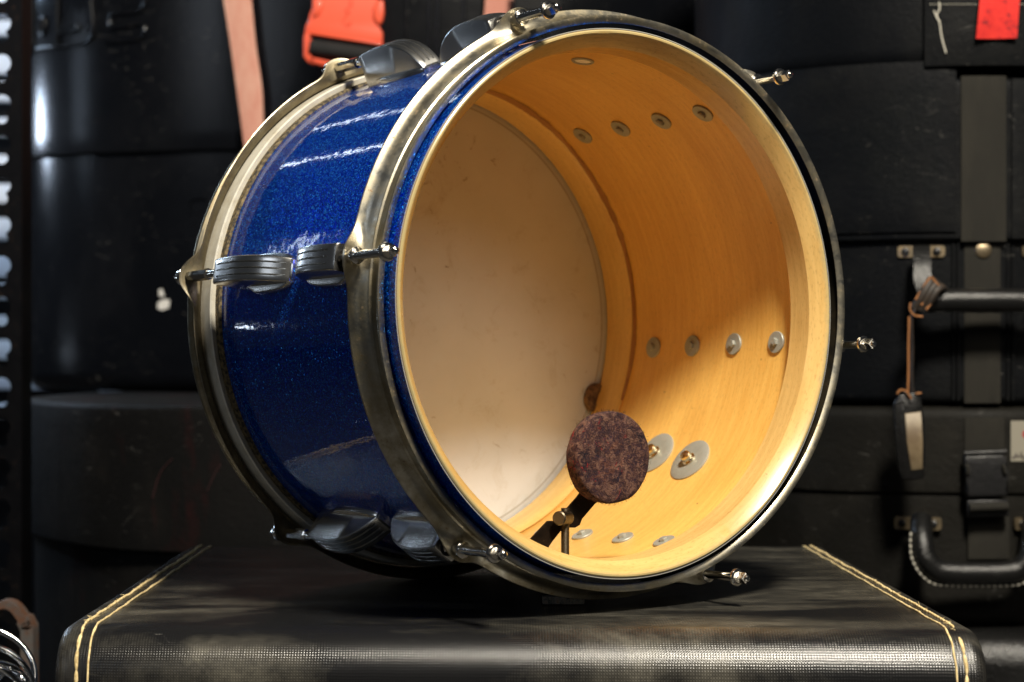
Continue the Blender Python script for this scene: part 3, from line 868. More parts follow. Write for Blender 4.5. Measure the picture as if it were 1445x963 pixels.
# ------------------------------------------------------------------ BACKGROUND, LEFT: round cases
class Cyl:
    def __init__(s, xc, yc, a_, b_): s.xc, s.yc, s.a, s.b = xc, yc, a_, b_
    def P(s, th, z, off=0):       # th measured from the front (-y), positive to +x
        return Vector((s.xc + (s.a + off) * sin(th), s.yc - (s.b + off) * cos(th), z))
    def px(s, u, v, off=0):       # point of the front surface seen at that pixel of the photograph
        k = (u - 722.5) / F; a_, b_ = s.a + off, s.b + off
        A_ = (k / a_) ** 2 + (1 / b_) ** 2; B_ = -2 * (k * s.xc / a_ ** 2 + s.yc / b_ ** 2); C_ = (s.xc / a_) ** 2 + (s.yc / b_) ** 2 - 1
        disc = max(0, B_ * B_ - 4 * A_ * C_); y = (-B_ - sqrt(disc)) / (2 * A_)
        return Vector((k * y, y, (481.5 - v) * y / F))
    def body(s, z0, z1, off=0, r=.010, n=160, r0=None, wob=0):
        r0 = r if r0 is None else r0
        bm = bmesh.new(); prof = [(-.4 if s.b > .3 else -.12, z0)]
        for k in range(6): an = PI / 2 * k / 5; prof.append((off - r0 + r0 * sin(an), z0 + r0 - r0 * cos(an)))
        for k in range(1, 8): prof.append((off, z0 + r0 + (z1 - r - z0 - r0) * k / 8))
        for k in range(6): an = PI / 2 * k / 5; prof.append((off - r + r * cos(an), z1 - r + r * sin(an)))
        prof.append((-.4 if s.b > .3 else -.12, z1))
        prof = [(max(q, -s.b + .01), z) for q, z in prof]
        rows = []
        for i in range(n):
            th = 2 * PI * i / n
            rows.append([s.P(th, z + wob * noise.noise(Vector((sin(th) * 2, cos(th) * 2, z * 3))), q + wob * noise.noise(Vector((sin(th) * 2, cos(th) * 2, z * 9 + 4)))) for q, z in prof])
        V = grid(bm, rows, closed_u=True)
        bm.faces.new([V[i][0] for i in range(n)]); bm.faces.new([V[i][-1] for i in range(n)])
        return bm
    def slab(s, u0, u1, v0, v1, o0, o1, nu=10, nv=6, bm=None, rnd=.0):
        """raised patch whose outline is given by photograph pixels on the front surface"""
        bm = bm or bmesh.new()
        p0_ = s.px(u0, v0); p1_ = s.px(u1, v1)
        def th_of(p): return math.asin(max(-1, min(1, (p.x - s.xc) / s.a)))
        t0_, t1_ = th_of(p0_), th_of(s.px(u1, v0)); z0_, z1_ = p0_.z, s.px(u0, v1).z
        rows = []
        e = [(0, o0)] + [(k / nu, o1) for k in range(nu + 1)] + [(1, o0)]
        h = [(0, o0)] + [(k / nv, o1) for k in range(nv + 1)] + [(1, o0)]
        for fu, ou in e:
            rows.append([s.P(t0_ + (t1_ - t0_) * fu, z0_ + (z1_ - z0_) * fv, min(ou, ov) - (rnd if (fu in (0, 1) or fv in (0, 1)) else 0)) for fv, ov in h])
        V = grid(bm, rows)
        return bm
    def line(s, pix, off, r, bm, n=6, k=4):
        P_ = [s.px(u, v, off) for u, v in pix]
        tube(bm, P_ if k == 0 else smoothpath(P_, k), r, n)

HC = Cyl(-.146, 2.42, .44, .176)
hard = empty('hard_case', (-.146, 2.42, -.0545), 'large black moulded plastic drum case with raised letters, behind the drum', 'case')
obj('case_body', HC.body(-.0545, .26, -.008, .012, 200, .02), M['hard_plastic'], hard, 50)
zl = .2155
lid = obj('case_lid', HC.body(zl, .43, 0, .03, 200, .003), M['hard_plastic'], hard, 50)
for letter in (([(33, -20), (35, 40), (34, 72), (45, 70), (46, 52)], [(46, 70), (46, -10)], [(52, 66), (75, 63), (80, 60), (80, -20)], [(57, 45), (57, 25), (62, 23), (62, 44), (57, 46)]),
               ([(80, 64), (115, 60), (127, 52), (131, 38), (128, 0), (127, -20)], [(82, 43), (107, 40), (108, 33), (86, 35)]),
               ([(150, 56), (165, 56), (200, 51), (201, 31), (170, 36), (158, 35), (157, 18), (200, 12), (201, -20)],),
               ([(991, 56), (991, 28), (996, 22), (1016, 22), (1020, 14), (1016, -20)],),
               ([(1034, 73), (1034, 14), (1040, 6), (1052, 6), (1061, 16), (1061, 66), (1052, 80), (1040, 80), (1034, 73)],)):
    bm = bmesh.new()
    for pl in letter: HC.line(pl, .0014, .0024, bm, 8, 3)
    obj('raised_letter', bm, M['hard_plastic'], lid, 60)
# moulded vertical ribs on the lid
bm = bmesh.new()
for u in (574, 606, 618, 655): HC.line([(u, -40), (u, 60), (u, 205)], -.0022, .0035, bm, 8, 3)
obj('moulded_rib', bm, M['hard_plastic'], lid, 60)
# embossed recess badge and scuffs, sticker remains
bm = bmesh.new(); HC.line([(268, 300), (268, 284), (275, 279), (290, 279), (294, 284), (294, 320)], -.007, .0014, bm, 6, 3)
obj('latch_recess', bm, M['hard_plastic'], hard, 60)
bm = bmesh.new()
for pl in ([(223, 424), (232, 419), (240, 421), (238, 432), (228, 435), (222, 432)], [(224, 406), (229, 405), (232, 415), (225, 416)]):
    pts = [HC.px(u, v, -.0079) for u, v in pl]; extrude_poly(bm, pts, (0, -.0004, 0))
obj('sticker_scrap', bm, M['sticker'], hard, 0)
tocentre(hard)

FC = Cyl(-.158, 2.15, .34, .34)
fib = empty('fibre_case', (-.158, 2.15, -.60), 'round black fibreboard case with deep lid, below the moulded plastic one', 'case')
obj('case_body', FC.body(-.60, -.08, 0, .01, 200), M['fibre_black'], fib, 50)
obj('case_lid', FC.body(-.1905, -.0560, .010, .006, 200, .002, wob=.0018), M['fibre_black'], fib, 50)
bm = bmesh.new()
FC.line([(215, 700), (226, 665), (243, 645)], .0106, .0006, bm, 4, 4)
FC.line([(292, 690), (302, 668), (311, 652)], .0106, .0005, bm, 4, 4)
obj('red_chalk_mark', bm, M['faded_red'], fib, 60)
tocentre(fib)

# faded straps and red buckle hanging over the moulded case
def strap(pts, widths, y_off, name, m_, label, cat, thick=.0016, cyl=HC):
    bm = bmesh.new(); P_ = []
    rows = []
    ctr = smoothpath([Vector((u, 0, v)) for u, v in pts], 8); wl = smoothpath([Vector((w, 0, 0)) for w in widths], 8)
    for c, w in zip(ctr, wl):
        p = cyl.px(c.x, c.z, y_off); hw = w.x * .5 * p.y / F
        row = []
        for k in range(7): row.append(p + Vector((hw * (k / 3 - 1), -.0012 * (1 - (k / 3 - 1) ** 2), 0)))
        for k in range(6, -1, -1): row.append(p + Vector((hw * (k / 3 - 1), thick - .0012 * (1 - (k / 3 - 1) ** 2), 0)))
        rows.append(row)
    V = grid(bm, rows, closed_v=True); bm.faces.new(V[0]); bm.faces.new(V[-1])
    o = obj(name, bm, m_, None, 50); 
    bo = V and None
    tag(o, label, cat); return o
s1 = strap([(326, -60), (334, -10), (343, 60), (352, 125), (358, 195), (366, 280)], [40, 40, 36, 36, 29, 26], .022, 'webbing_strap', M['pink_webbing'],
      'long faded pink webbing strap hanging left of the red buckle', 'strap')
s2 = strap([(706, -60), (705, -10), (703, 22), (698, 60), (690, 120)], [40, 40, 40, 38, 36], .020, 'webbing_strap', M['pink_webbing'],
      'short end of faded pink webbing above the top front lug of the drum', 'strap')
YB = 2.17
bk = empty('strap_buckle', tuple(W(485, 40, YB)), 'bright red orange plastic side release buckle on black webbing above the drum', 'buckle')
bm = bmesh.new()
out = [(445, -60), (441, -10), (440.6, 8), (439, 21.6), (434, 27), (431, 33), (430, 42), (470, 47), (510, 52.5), (539.5, 57), (540, 46), (538.5, 39), (533, 35), (531, 25), (531, -10), (531, -60)]
extrude_poly(bm, [W(u, v, YB) for u, v in out], (0, .012, 0), .002, 3)
body = obj('buckle_body', bm, M['buckle'], bk, 50)
for pl in ([(531, 30), (526, 22), (526, 8), (534, -4), (541, -2), (542, 14), (540, 26), (535, 33)], [(441, -4), (453, -4), (456, 6), (450, 18), (441, 22)]):
    bm = bmesh.new(); extrude_poly(bm, [W(u, v, YB - .0035) for u, v in pl], (0, .012, 0), .0025, 3)
    obj('release_tab', bm, M['buckle'], bk, 50)
bm = bmesh.new()                       # slot frame below
for pl in ([(430, 42), (438, 43), (437, 78), (446, 84), (443, 88), (433, 84), (428, 76), (428, 50)], [(437, 77), (475, 86), (540, 101), (540, 110), (473, 95), (436, 85)], [(434, 41), (540, 57), (540, 61), (434, 45)]):
    extrude_poly(bm, [W(u, v, YB - .001) for u, v in pl], (0, .010, 0), .0014, 2)
for pl in ([(436, 52), (441, 53), (441, 61), (436, 60)],): extrude_poly(bm, [W(u, v, YB - .003) for u, v in pl], (0, .006, 0), .001, 2)
obj('slot_frame', bm, M['buckle'], bk, 50)
bm = bmesh.new()
tube(bm, [W(438, 64, YB + .004), W(490, 71, YB + .004), W(541, 79, YB + .004)], .0112, 20, flat=.8)
obj('webbing_roll', bm, M['black_webbing'], bk, 50)
bm = bmesh.new()
tube(bm, smoothpath([W(u, v, YB - .0004) for u, v in ((499, -8), (493, 0), (498, 4), (490, 8), (487, 14), (494, 13), (488, 20), (484, 27), (488, 33), (496, 28), (491, 36))], 5), .0007, 6)
obj('raised_script', bm, M['buckle'], body, 60)
tocentre(bk)
bm = bmesh.new()
extrude_poly(bm, [W(u, v, 2.19) for u, v in ((727, -40), (792, -40), (790, 11), (735, 13), (726, 8))], (0, .008, 0), .002, 2)
o = obj('webbing_end', bm, M['black_webbing'], None, 50); tag(o, 'black webbing end beside the short pink strap above the drum', 'strap')

# ------------------------------------------------------------------ BACKGROUND, RIGHT: stack of round cases
RC = Cyl(.410, 1.98, .23, .23)
def zz(v): return (481.5 - v) * 1.75 / F
def bracket(cyl, uc, v, parent, w=66, h=16):
    bm = bmesh.new()
    c = cyl.px(uc, v, .002); n_ = Vector(((c.x - cyl.xc), (c.y - cyl.yc), 0)).normalized(); tx = Vector((-n_.y, n_.x, 0))
    hw, hh = w * .5 * 1.75 / F, h * .5 * 1.75 / F
    pts = []
    for (sx_, sz_) in ((-1, -1), (1, -1), (1, 1), (-1, 1)):
        for k in range(4):
            an = math.atan2(sz_, sx_) + (k / 3 - .5) * PI / 2
            pts.append(c + tx * (sx_ * (hw - .0025) + .0025 * cos(an)) + Vector((0, 0, sz_ * (hh - .0025) + .0025 * sin(an))))
    extrude_poly(bm, pts, n_ * -.0035, 0)
    o = obj('handle_bracket', bm, M['dull_brass'], parent, 40)
    bm = bmesh.new()
    for sx_ in (-1, 1):
        q = c + tx * sx_ * hw * .66
        tube(bm, [q - n_ * .001, q + n_ * .0015, q + n_ * .0022], [.0034, .0034, .0020], 14)
    obj('rivet', bm, M['black_plastic'], o, 40)
    return o

def mkbox(w0, w1, w2, w3, depth, bm, bev=.0008): extrude_poly(bm, [w0, w1, w2, w3], (0, depth, 0), bev, 2)

# top case (only its lower part is in view)
rt = empty('round_case', (.41, 1.98, zz(105)), 'black leatherette round case topmost of the right stack, with the red cloth tag', 'case', 'round cases stacked behind the drum')
obj('case_body', RC.body(zz(99), .50, 0, .01, 160, .022, wob=.0012), M['leatherette'], rt, 50)
bm = bmesh.new(); RC.slab(1305, 1445 + 60, -60, 92, .0005, .010, bm=bm, rnd=.003)
obj('front_pocket', bm, M['leatherette'], rt, 60)
bm = bmesh.new()
for k in range(26):
    u = 1312 + k * 5.2; RC.line([(u, 3 + .2 * (k % 2)), (u + 3, 3)], .0105, .0003, bm, 5, 0)
RC.line([(1325, 0), (1326, 10), (1322, 18), (1326, 30), (1329, 50), (1335, 72)], .0110, .0007, bm, 5, 4)
RC.line([(1318, 12), (1323, 24), (1327, 27)], .0110, .0006, bm, 5, 4)
obj('loose_thread', bm, M['pale_thread'], rt, 60)
tocentre(rt)
bm = bmesh.new()
rows = []
for k in range(9):
    f = k / 8; v = -40 + 92 * f; l, r_ = 1386 - 9 * f, 1442 - 7 * f
    v_l, v_r = v + 0, v - 1
    w0, w1 = W(l, v_l, 1.735 - .003 * sin(f * 3)), W(r_, v_r, 1.735 - .003 * sin(f * 3 + .6))
    rows.append([w0 + (w1 - w0) * (j / 6) + Vector((0, -.0012 * sin(j * .9 + f * 2), 0)) for j in range(7)])
rows2 = [[q + Vector((0, .0012, 0)) for q in r] for r in rows]
V1 = grid(bm, rows); V2 = grid(bm, rows2)
for i in range(8):
    bm.faces.new((V1[i][0], V1[i + 1][0], V2[i + 1][0], V2[i][0])); bm.faces.new((V1[i][6], V2[i][6], V2[i + 1][6], V1[i + 1][6]))
bm.faces.new([V1[8][j] for j in range(7)] + [V2[8][j] for j in range(6, -1, -1)])
o = obj('cloth_tag', bm, M['red'], None, 60); tag(o, 'bright red cloth tag hanging at the top right over a black case', 'tag')

# middle case
rm = empty('round_case', (.41, 1.98, zz(570)), 'black leatherette round case second in the right stack, tagged leather handle', 'case', 'round cases stacked behind the drum')
obj('case_body', RC.body(zz(568), zz(300), -.006, .008, 160, .008, wob=.0008), M['leatherette'], rm, 50)
ml = obj('case_lid', RC.body(zz(336), zz(106), 0, .007, 160, .003, wob=.0012), M['leatherette'], rm, 50)
bm = bmesh.new(); RC.slab(1040, 1349, 108.5, 334, .0002, .0042, 24, 12, bm, .0016); RC.slab(1427, 1520, 108.5, 334, .0002, .0042, 10, 12, bm, .0016)
obj('padded_panel', bm, M['leatherette'], ml, 60)
bm = bmesh.new(); RC.slab(1356, 1419, 104.5, 338, -.001, .0024, 8, 12, bm, .0006)
obj('webbing_strap', bm, M['grey_webbing'], ml, 60)
bm = bmesh.new(); RC.slab(1362, 1414, 338, 566, -.0062, -.0035, 8, 12, bm, .0006)
obj('webbing_strap', bm, M['grey_webbing'], rm, 60)
bm = bmesh.new()
for u in (1345, 1352, 1422, 1429): RC.line([(u, 340), (u, 450), (u, 562)], -.0052, .0016, bm, 6, 2)
obj('piping', bm, M['leatherette'], rm, 60)
RCb = Cyl(.410, 1.98, .224, .224)
bm = bmesh.new()
q = RCb.px(1387, 350, .001); tube(bm, [q, q + Vector((0, -.003, 0)), q + Vector((0, -.0042, 0))], [.0072, .0068, .004], 20)
obj('strap_stud', bm, M['dull_brass'], rm, 40)
b1 = bracket(RCb, 1300, 352, rm); b2 = bracket(RCb, 1473, 352, rm)
YH = 1.722
bm = bmesh.new()
for sx_ in (-1, 1):
    cx = 1387 + sx_ * 87
    prof = [(0, 344, 1.747), (0, 352, 1.740), (sx_ * -1, 372, 1.730), (sx_ * -2, 395, YH + .002), (sx_ * -10, 418, YH), (sx_ * -22, 424, YH)]
    P_ = smoothpath([W(cx + du, v, y) for du, v, y in prof], 6)
    rows = []
    for i, p in enumerate(P_):
        hw = .0075
        rows.append([p + Vector((-hw, 0, 0)), p + Vector((-hw, -.0022, 0)), p + Vector((hw, -.0022, 0)), p + Vector((hw, 0, 0))])
    V = grid(bm, rows, closed_v=True); bm.faces.new(V[0]); bm.faces.new(V[-1])
tube(bm, smoothpath([W(1305, 422, YH), W(1312, 422, YH), W(1345, 421, YH - .001), W(1387, 421, YH - .002), W(1430, 421, YH - .001), W(1462, 422, YH), W(1469, 422, YH)], 6), [.0075] * 3 + [.0100] * 31 + [.0075] * 3, 20)
hd_ = obj('handle', bm, M['leather_black'], rm, 50)
bm = bmesh.new()
tube(bm, [W(1318 + k * 6, 437 + .6 * sin(k * 1.3), YH - .004) for k in range(24)], .0011, 6)
obj('handle_seam', bm, M['pale_thread' if 0 else 'leather_black'], hd_, 50)
tocentre(rm)

# luggage tag tied to that handle
tg_ = empty('luggage_tag', tuple(W(1285, 675, 1.715)), 'worn black leather luggage tag with cream card window hanging from a handle', 'tag')
bm = bmesh.new()
for k, (dx, dz) in enumerate(((0, 0), (7, 5), (14, 10))):
    P_ = [W(1290 + dx, 432 + dz * .3, 1.708), W(1300 + dx, 415 + dz * .2, 1.704), W(1308 + dx, 402 + dz * .4, 1.704), W(1314 + dx, 392 + dz, 1.708), W(1318 + dx, 395 + dz, 1.722)]
    tube(bm, smoothpath(P_, 5), .0030, 8, flat=1.3)
tube(bm, smoothpath([W(1291, 432, 1.708), W(1286, 450, 1.710), W(1287, 490, 1.712), W(1286, 530, 1.712), W(1288, 556, 1.712)], 5), .0044, 8, flat=.35)
kn = obj('cord', bm, M['brown_leather'], tg_, 60)
bm = bmesh.new()
for P_ in ([(1285, 424), (1284, 434), (1290, 442), (1302, 444)], [(1283, 444), (1282, 480), (1282, 520), (1281, 552)], [(1300, 552), (1292, 553)], [(1292, 420), (1303, 402), (1313, 388)], [(1300, 428), (1312, 410), (1322, 400)], [(1307, 434), (1318, 420), (1325, 404)], [(1314, 388), (1326, 402)], [(1266, 553), (1270, 548), (1278, 549), (1286, 560)]):
    tube(bm, smoothpath([W(u, v, 1.7035) for u, v in P_], 5), .0009, 6)
obj('raw_leather_edge', bm, M['leather_edge'], kn, 60)
bm = bmesh.new()
outl = [(1268, 556), (1276, 550), (1292, 551), (1300, 556), (1304, 590), (1306, 640), (1304, 672), (1290, 675), (1272, 674), (1269, 660), (1264, 610), (1261, 575), (1262, 566)]
extrude_poly(bm, [W(u, v, 1.706) for u, v in outl], (0, .006, 0), .0016, 2)
fl_ = obj('tag_body', bm, M['leather_black'], tg_, 50)
bm = bmesh.new()
extrude_poly(bm, [W(u, v, 1.7052) for u, v in ((1277, 581), (1300, 578), (1302, 620), (1302, 659), (1286, 661), (1280, 620))], (0, .001, 0), .0004, 1)
obj('name_card', bm, M['card'], tg_, 50)
tocentre(tg_)

# lower case
LC = Cyl(.410, 1.98, .226, .226)
rl = empty('round_case', (.41, 1.98, zz(885)), 'charcoal round case third in the right stack, white stitched handle and black clip', 'case', 'round cases stacked behind the drum')
obj('case_body', LC.body(zz(884), zz(690), -.003, .006, 160, .014, wob=.001), M['leatherette_warm'], rl, 50)
obj('case_lid', LC.body(zz(696), zz(572), 0, .010, 160, .002, wob=.0012), M['leatherette_warm'], rl, 50)
bracket(LC, 1295, 736, rl, 66, 18); bracket(LC, 1463, 736, rl, 66, 18)
bm = bmesh.new()
YH2 = 1.722
path = [W(1300, 732, 1.745), W(1300, 742, 1.737), W(1301, 760, 1.727), W(1306, 785, YH2), W(1322, 801, YH2), W(1345, 805, YH2), W(1379, 805.5, YH2), W(1413, 805, YH2), W(1436, 801, YH2), W(1452, 785, YH2), W(1457, 760, 1.727), W(1458, 742, 1.737), W(1458, 732, 1.745)]
sp_ = smoothpath(path, 6); tube(bm, sp_, .0096, 20)
h2 = obj('handle', bm, M['leather_black'], rl, 50)
bm = bmesh.new()      # welt around the outside of the handle
wp = smoothpath([W(u, v, YH2) for u, v in ((1283, 748), (1282, 765), (1284, 785), (1295, 806), (1314, 822), (1340, 825.5), (1379, 826), (1418, 825.5), (1444, 822), (1463, 806), (1474, 785), (1476, 765), (1475, 748))], 10)
wi = smoothpath([W(u, v, YH2) for u, v in ((1296, 748), (1297, 765), (1301, 785), (1308, 798), (1322, 808), (1345, 811), (1379, 811), (1413, 811), (1436, 808), (1450, 798), (1457, 785), (1461, 765), (1462, 748))], 10)
rows = [[a_ + Vector((0, -.001, 0)), b__ + Vector((0, -.001, 0)), b__ + Vector((0, .0015, 0)), a_ + Vector((0, .0015, 0))] for a_, b__ in zip(wp, wi)]
V = grid(bm, rows, closed_v=True); bm.faces.new(V[0]); bm.faces.new(V[-1])
obj('handle_welt', bm, M['leather_black'], h2, 50)
bm = bmesh.new()
tot = 0; P_ = [a_ + (b__ - a_) * .14 + Vector((0, -.0014, 0)) for a_, b__ in zip(wp, wi)]
res = [P_[0]]
acc = 0
for p_, q_ in zip(P_, P_[1:]):
    seg = (q_ - p_).length; d_ = 0
    while acc + (seg - d_) >= .0017:
        d_ += .0017 - acc; acc = 0; res.append(p_.lerp(q_, d_ / seg))
    acc += seg - d_
for i in range(0, len(res) - 2, 3): tube(bm, [res[i], res[i + 1], res[i + 2]], [.0008, .0011, .0008], 6)
obj('handle_stitching', bm, M['pale_thread'], h2, 60)
# strap and clip
for q_ in ((1361, 1416, 586, 634, .0, .0030), (1366, 1424, 725, 786, -.003, .0012)):
    bm = bmesh.new(); LC.slab(*q_, 8, 5, bm, .0006); obj('webbing_strap', bm, M['grey_webbing'], rl, 60)
bm = bmesh.new()
for sx0, sx1, v0, v1, dpt in ((1360, 1421, 637, 640, .010),):
    tube(bm, [W(1361, 637, 1.738), W(1420, 634.5, 1.738)], .0022, 10)
extrude_poly(bm, [W(u, v, 1.737) for u, v in ((1361, 640), (1419, 637), (1424, 652), (1418, 662), (1424, 690), (1422, 698), (1366, 700), (1362, 690), (1367, 664), (1361, 656))], (0, .012, 0), .003, 3)
extrude_poly(bm, [W(u, v, 1.740) for u, v in ((1365, 703), (1423, 702), (1424, 726), (1366, 728))], (0, .008, 0), .0015, 2)
ck = obj('side_release_clip', bm, M['black_plastic'], rl, 50)
bm = bmesh.new(); tube(bm, [W(1368, 714, 1.737), W(1422, 712, 1.737)], .0045, 12, flat=.9)
obj('webbing_loop', bm, M['grey_webbing'], ck, 50)
bm = bmesh.new()
for u0 in (1362, 1415): tube(bm, smoothpath([W(u0 + .5, 652, 1.7355), W(u0 + (4 if u0 < 1400 else 2), 658, 1.7345), W(u0 + 4, 668, 1.7355)], 4), [.0006] + [.0016] * 7 + [.0006], 8)
obj('clip_prong', bm, M['grey_webbing'], ck, 50)
bm = bmesh.new(); LC.slab(1426, 1500, 591, 648, .0002, .0008, 8, 2, bm, 0)
pl_ = obj('paper_label', bm, M['paper'], rl, 60)
bm = bmesh.new()
for P_ in ([(1431, 645), (1434, 636), (1437, 643), (1441, 635), (1443, 646)], [(1446, 645), (1450, 636), (1454, 645)], [(1460, 637), (1460, 645), (1466, 645)]): LC.line(P_, .0010, .0005, bm, 5, 0)
LC.line([(1428, 643), (1434, 641), (1446, 642)], .0010, .0004, bm, 5, 2)
obj('handwriting', bm, M['ink'], pl_, 60)
bm = bmesh.new(); q = LC.px(1447, 610, .0008); tube(bm, [q, q + Vector((0, -.0004, 0))], .0032, 16); obj('red_dot', bm, M['red_ink'], pl_, 60)
tocentre(rl)

# bottom case of that stack, rounded shoulder shows at the lower right corner
BC = Cyl(.470, 1.98, .27, .27)
rb_ = empty('round_case', (.47, 1.98, -.60), 'soft black round case at the foot of the right stack, lowest of four', 'case', 'round cases stacked behind the drum')
obj('case_body', BC.body(-.60, zz(888), 0, .03, 160, .01, wob=.004), M['leather_black'], rb_, 50)
tocentre(rb_)

# ------------------------------------------------------------------ slotted shelf post at the left
yP = 1.90
post = empty('shelf_post', (-.50, yP, -.60), 'black slotted steel shelf post with keyhole openings at the left edge', 'shelf post')
bm = bmesh.new()
x0, x1 = W(-60, 0, yP).x, W(31, 0, yP).x
xh = W(3, 0, yP).x
pitch = 57.0 * yP / F
zc0 = W(0, 95, yP).z
kmin, kmax = -24, 12
def keyhole(zc):
    pts = []
    # wide round top, narrower foot
    for k in range(13):
        an = -0.35 * PI + (1.7 * PI) * k / 12
        pts.append((xh + .0088 * cos(an), zc + .0055 + .0088 * sin(an)))
    foot = []
    for k in range(9):
        an = PI + PI * k / 8
        foot.append((xh + .0060 * cos(an), zc - .0075 + .0060 * sin(an)))
    return pts + foot
for k in range(kmin, kmax):
    zc = zc0 + k * pitch; za, zb = zc - pitch / 2, zc + pitch / 2
    hole = keyhole(zc); n_ = len(hole)
    # matching points on the cell's rectangle, by direction from the centre
    outer = []
    for (hx_, hz) in hole:
        dx, dz = hx_ - xh, hz - zc
        sx_ = ((x1 - xh) if dx > 0 else (xh - x0)) / max(abs(dx), 1e-6); sz_ = (pitch / 2) / max(abs(dz), 1e-6)
        q_ = min(sx_, sz_); outer.append((xh + dx * q_, zc + dz * q_))
    cs = [(x1, zb), (x0, zb), (x0, za), (x1, za)]
    A_ = [bm.verts.new((x, yP, z)) for x, z in hole]; B_ = [bm.verts.new((x, yP, z)) for x, z in outer]
    def edge_id(p):
        x, z = p
        if abs(z - zb) < 1e-6: return 0
        if abs(x - x0) < 1e-6: return 1
        if abs(z - za) < 1e-6: return 2
        return 3
    cmap = {(3, 0): cs[0], (0, 1): cs[1], (1, 2): cs[2], (2, 3): cs[3]}
    for i in range(n_):
        j = (i + 1) % n_
        ei, ej = edge_id(outer[i]), edge_id(outer[j])
        vs = [A_[i], B_[i]]
        if ei != ej:
            e_ = ei
            while e_ != ej:
                nx_ = (e_ + 1) % 4; vs.append(bm.verts.new((cmap[(e_, nx_)][0], yP, cmap[(e_, nx_)][1]))); e_ = nx_
                if len(vs) > 7: break
        vs += [B_[j], A_[j]]
        try: bm.faces.new(vs)
        except ValueError: pass
bmesh.ops.remove_doubles(bm, verts=bm.verts, dist=1e-6)
o = obj('post_face', bm, M['post_steel'], post, 0)
md = o.modifiers.new('thick', 'SOLIDIFY'); md.thickness = .0025
bm = bmesh.new()
zlo, zhi = zc0 + (kmin - .5) * pitch, zc0 + (kmax - .5) * pitch
box(bm, (x1 - .0012, yP + .020, (zlo + zhi) / 2), (.0024, .036, zhi - zlo))
obj('post_flange', bm, M['post_steel'], post, 0)
tocentre(post)
# added white slatted rack far behind it, gives its openings their bright bits
rack = empty('slatted_rack', (-.80, 3.0, -.6), 'pale slatted rack glimpsed through the openings of the shelf post', 'rack')
bm = bmesh.new()
random.seed(3)
z = -.10
while z < .62:
    h_ = random.uniform(.018, .034); box(bm, (-.83, 3.0, z), (.50, .02, h_), .003); z += h_ + random.uniform(.012, .03)
for x in (-1.06, -.60): box(bm, (x, 3.02, 0), (.03, .02, 1.2), .002)
obj('slat', bm, M['slat'], rack, 30); tocentre(rack)

# hooked strap iron and chrome wire at the lower left
bm = bmesh.new(); y_ = 1.62
ctr = [(-14, 880), (-6, 858), (6, 849), (20, 852), (32, 866), (40, 880), (42, 900), (42, 1100)]
rows = []
for c in smoothpath([W(u, v, y_) for u, v in ctr], 6): rows.append(c)
for i, c in enumerate(rows): pass
P_ = rows; rr = []
for i, c in enumerate(P_):
    d_ = (P_[min(i + 1, len(P_) - 1)] - P_[max(i - 1, 0)]).normalized(); nrm = Vector((d_.z, 0, -d_.x))
    t_ = .0030 if i < 26 else .0050
    rr.append([c + nrm * t_ + Vector((0, -.010, 0)), c + nrm * t_ + Vector((0, .010, 0)), c - nrm * t_ + Vector((0, .010, 0)), c - nrm * t_ + Vector((0, -.010, 0))])
V = grid(bm, rr, closed_v=True); bm.faces.new(V[0]); bm.faces.new(V[-1])
o = obj('iron_hook', bm, M['rust'], None, 40); tag(o, 'rusty bent strap iron hook at the lower left beside the case', 'hook')
bm = bmesh.new()
wc = [(-30, 985, 78, .25, 0), (-22, 992, 66, .5, .3), (-18, 960, 52, -.3, .8), (-8, 975, 40, .6, -.5), (10, 990, 36, .2, .9), (-26, 950, 74, .4, -.6), (18, 970, 26, -.4, .2)]
for (u, v, r_, t1, t2) in wc:
    c = W(u, v, 1.33); rad = r_ * 1.33 / F
    ring = []
    for k in range(48):
        an = 2 * PI * k / 48
        q = Vector((rad * cos(an), 0, rad * sin(an)))
        q = Matrix.Rotation(t1, 3, 'Z') @ Matrix.Rotation(t2, 3, 'X') @ q
        ring.append(c + q)
    tube(bm, ring, .0021, 10, closed=True)
o = obj('chrome_wire_coil', bm, M['wire_chrome'], None, 60); tag(o, 'coil of shiny chrome wire in the lower left corner', 'wire coil')

# ------------------------------------------------------------------ setting
bm = bmesh.new(); box(bm, (0, 2, -.61), (8, 8, .02)); o = obj('floor', bm, M['floor'], None, 0); tag(o, kind='structure')
bm = bmesh.new(); box(bm, (.6, 3.25, .6), (6.0, .05, 2.6)); o = obj('back_wall', bm, M['wall'], None, 0); tag(o, kind='structure')

# ------------------------------------------------------------------ camera
cam = bpy.data.cameras.new('Camera'); co = bpy.data.objects.new('Camera', cam); C.objects.link(co)
cam.sensor_width = 36; cam.lens = F / 1445 * 36; cam.clip_start = .05; cam.clip_end = 50
co.location = (0, 0, 0); co.rotation_euler = (PI / 2 + .00108, 0, 0)
cam.dof.use_dof = True; cam.dof.focus_distance = 1.22; cam.dof.aperture_fstop = 9.0
sc.camera = co

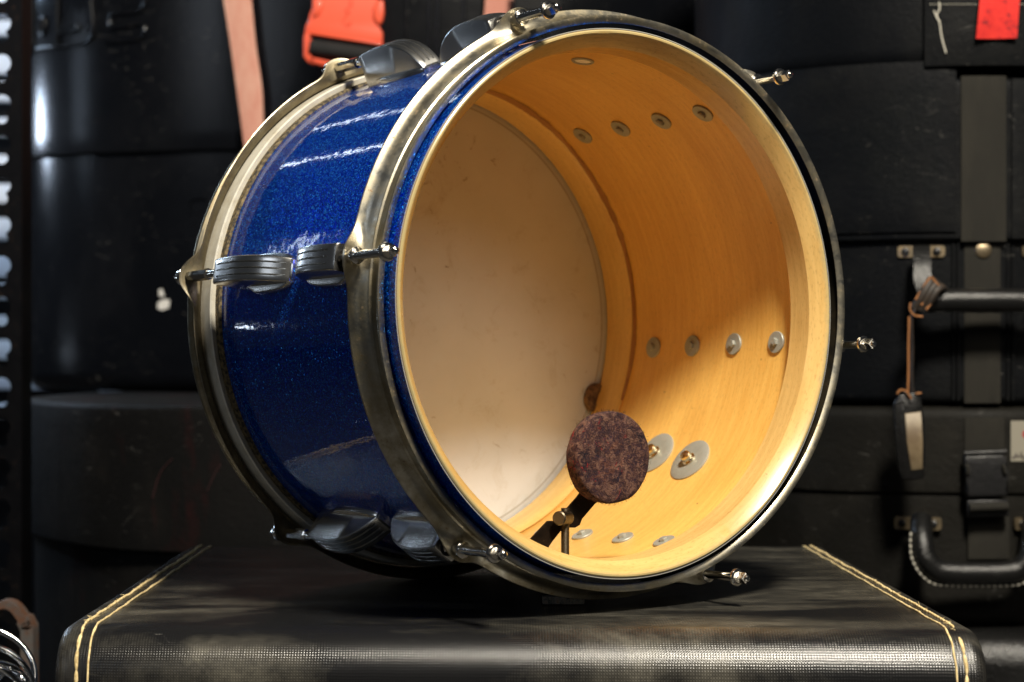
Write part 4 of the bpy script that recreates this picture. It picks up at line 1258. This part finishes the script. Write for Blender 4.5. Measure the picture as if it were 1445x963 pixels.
# ------------------------------------------------------------------ light
def area(name, loc, target, size, power, col, shape='DISK', sy=None):
    l = bpy.data.lights.new(name, 'AREA'); l.shape = shape; l.size = size; l.energy = power; l.color = col
    if sy: l.size_y = sy
    o = bpy.data.objects.new(name, l); C.objects.link(o); o.location = loc
    d_ = Vector(target) - Vector(loc)
    if name == 'tube_lamp':            # set along the drum axis so their streaks on the wrap follow it
        z_ = -d_.normalized(); x_ = (a - z_ * a.dot(z_)).normalized(); y_ = z_.cross(x_)
        o.rotation_euler = Matrix(((x_.x, y_.x, z_.x), (x_.y, y_.y, z_.y), (x_.z, y_.z, z_.z))).to_euler(); return o
    o.rotation_euler = d_.to_track_quat('-Z', 'Y').to_euler(); return o
src = Vector((.07, 1.25, 0)) + Vector((.18, -.545, .80)).normalized() * 1.9
area('key_lamp', src, (.05, 1.3, 0), .34, 80, (1.0, .92, .78))
g0 = Vector((0, 1.28, .12))
area('tube_lamp', g0 + Vector((-.42, .76, .50)).normalized() * 2.0, Vector((-.03, 1.27, .13)), .60, .26, (.72, .84, 1.0), 'RECTANGLE', .012)
area('tube_lamp', g0 + Vector((-.60, .64, .47)).normalized() * 1.9, g0, .42, .28, (.72, .84, 1.0), 'RECTANGLE', .012)
area('tube_lamp', g0 + Vector((-.90, .44, -.10)).normalized() * 1.8, g0, .10, .12, (.72, .84, 1.0), 'RECTANGLE', .02)  # small added lamp for the low streak on the wrap
# cool lamp low behind the shelf: gives the glare on the moulded case
for (u, v, dist, sx_, sz_, pw) in ((57, 176, .62, .08, .07, 2.0), (112, 130, .95, .012, .22, .16)):
    p = HC.px(u, v); n_ = Vector(((p.x - HC.xc) / HC.a ** 2, (p.y - HC.yc) / HC.b ** 2, 0)).normalized(); d_ = p.normalized()
    r_ = d_ - 2 * d_.dot(n_) * n_
    area('window_lamp', p + r_ * dist, p, sx_, pw, (.66, .80, 1.0), 'RECTANGLE', sz_)
area('window_lamp', (-1.30, 2.6, .75), (-.78, 3.0, .25), .3, 6.0, (.55, .75, 1.0), 'RECTANGLE', .3)  # added to light the slats behind the post
area('shop_lamp', (-1.6, -.4, .9), (0, 1.5, -.1), .9, 3.0, (.80, .88, 1.0), 'RECTANGLE', .5)  # added soft fill from the left, unseen
area('shop_lamp', (1.3, -.3, 1.2), (.2, 1.7, -.1), .8, 6.0, (1.0, .92, .78), 'RECTANGLE', .5)  # added front fill, brightens the inside of the drum
w = bpy.data.worlds.new('World'); sc.world = w; w.use_nodes = True
w.node_tree.nodes['Background'].inputs[0].default_value = (.75, .85, 1.0, 1); w.node_tree.nodes['Background'].inputs[1].default_value = .025

sc.view_settings.view_transform = 'Standard'; sc.view_settings.look = 'None'; sc.view_settings.exposure = 0; sc.view_settings.gamma = 1
sc.cycles.use_denoising = True
sc.cycles.max_bounces = 14; sc.cycles.diffuse_bounces = 12
sc.cycles.sample_clamp_indirect = 8
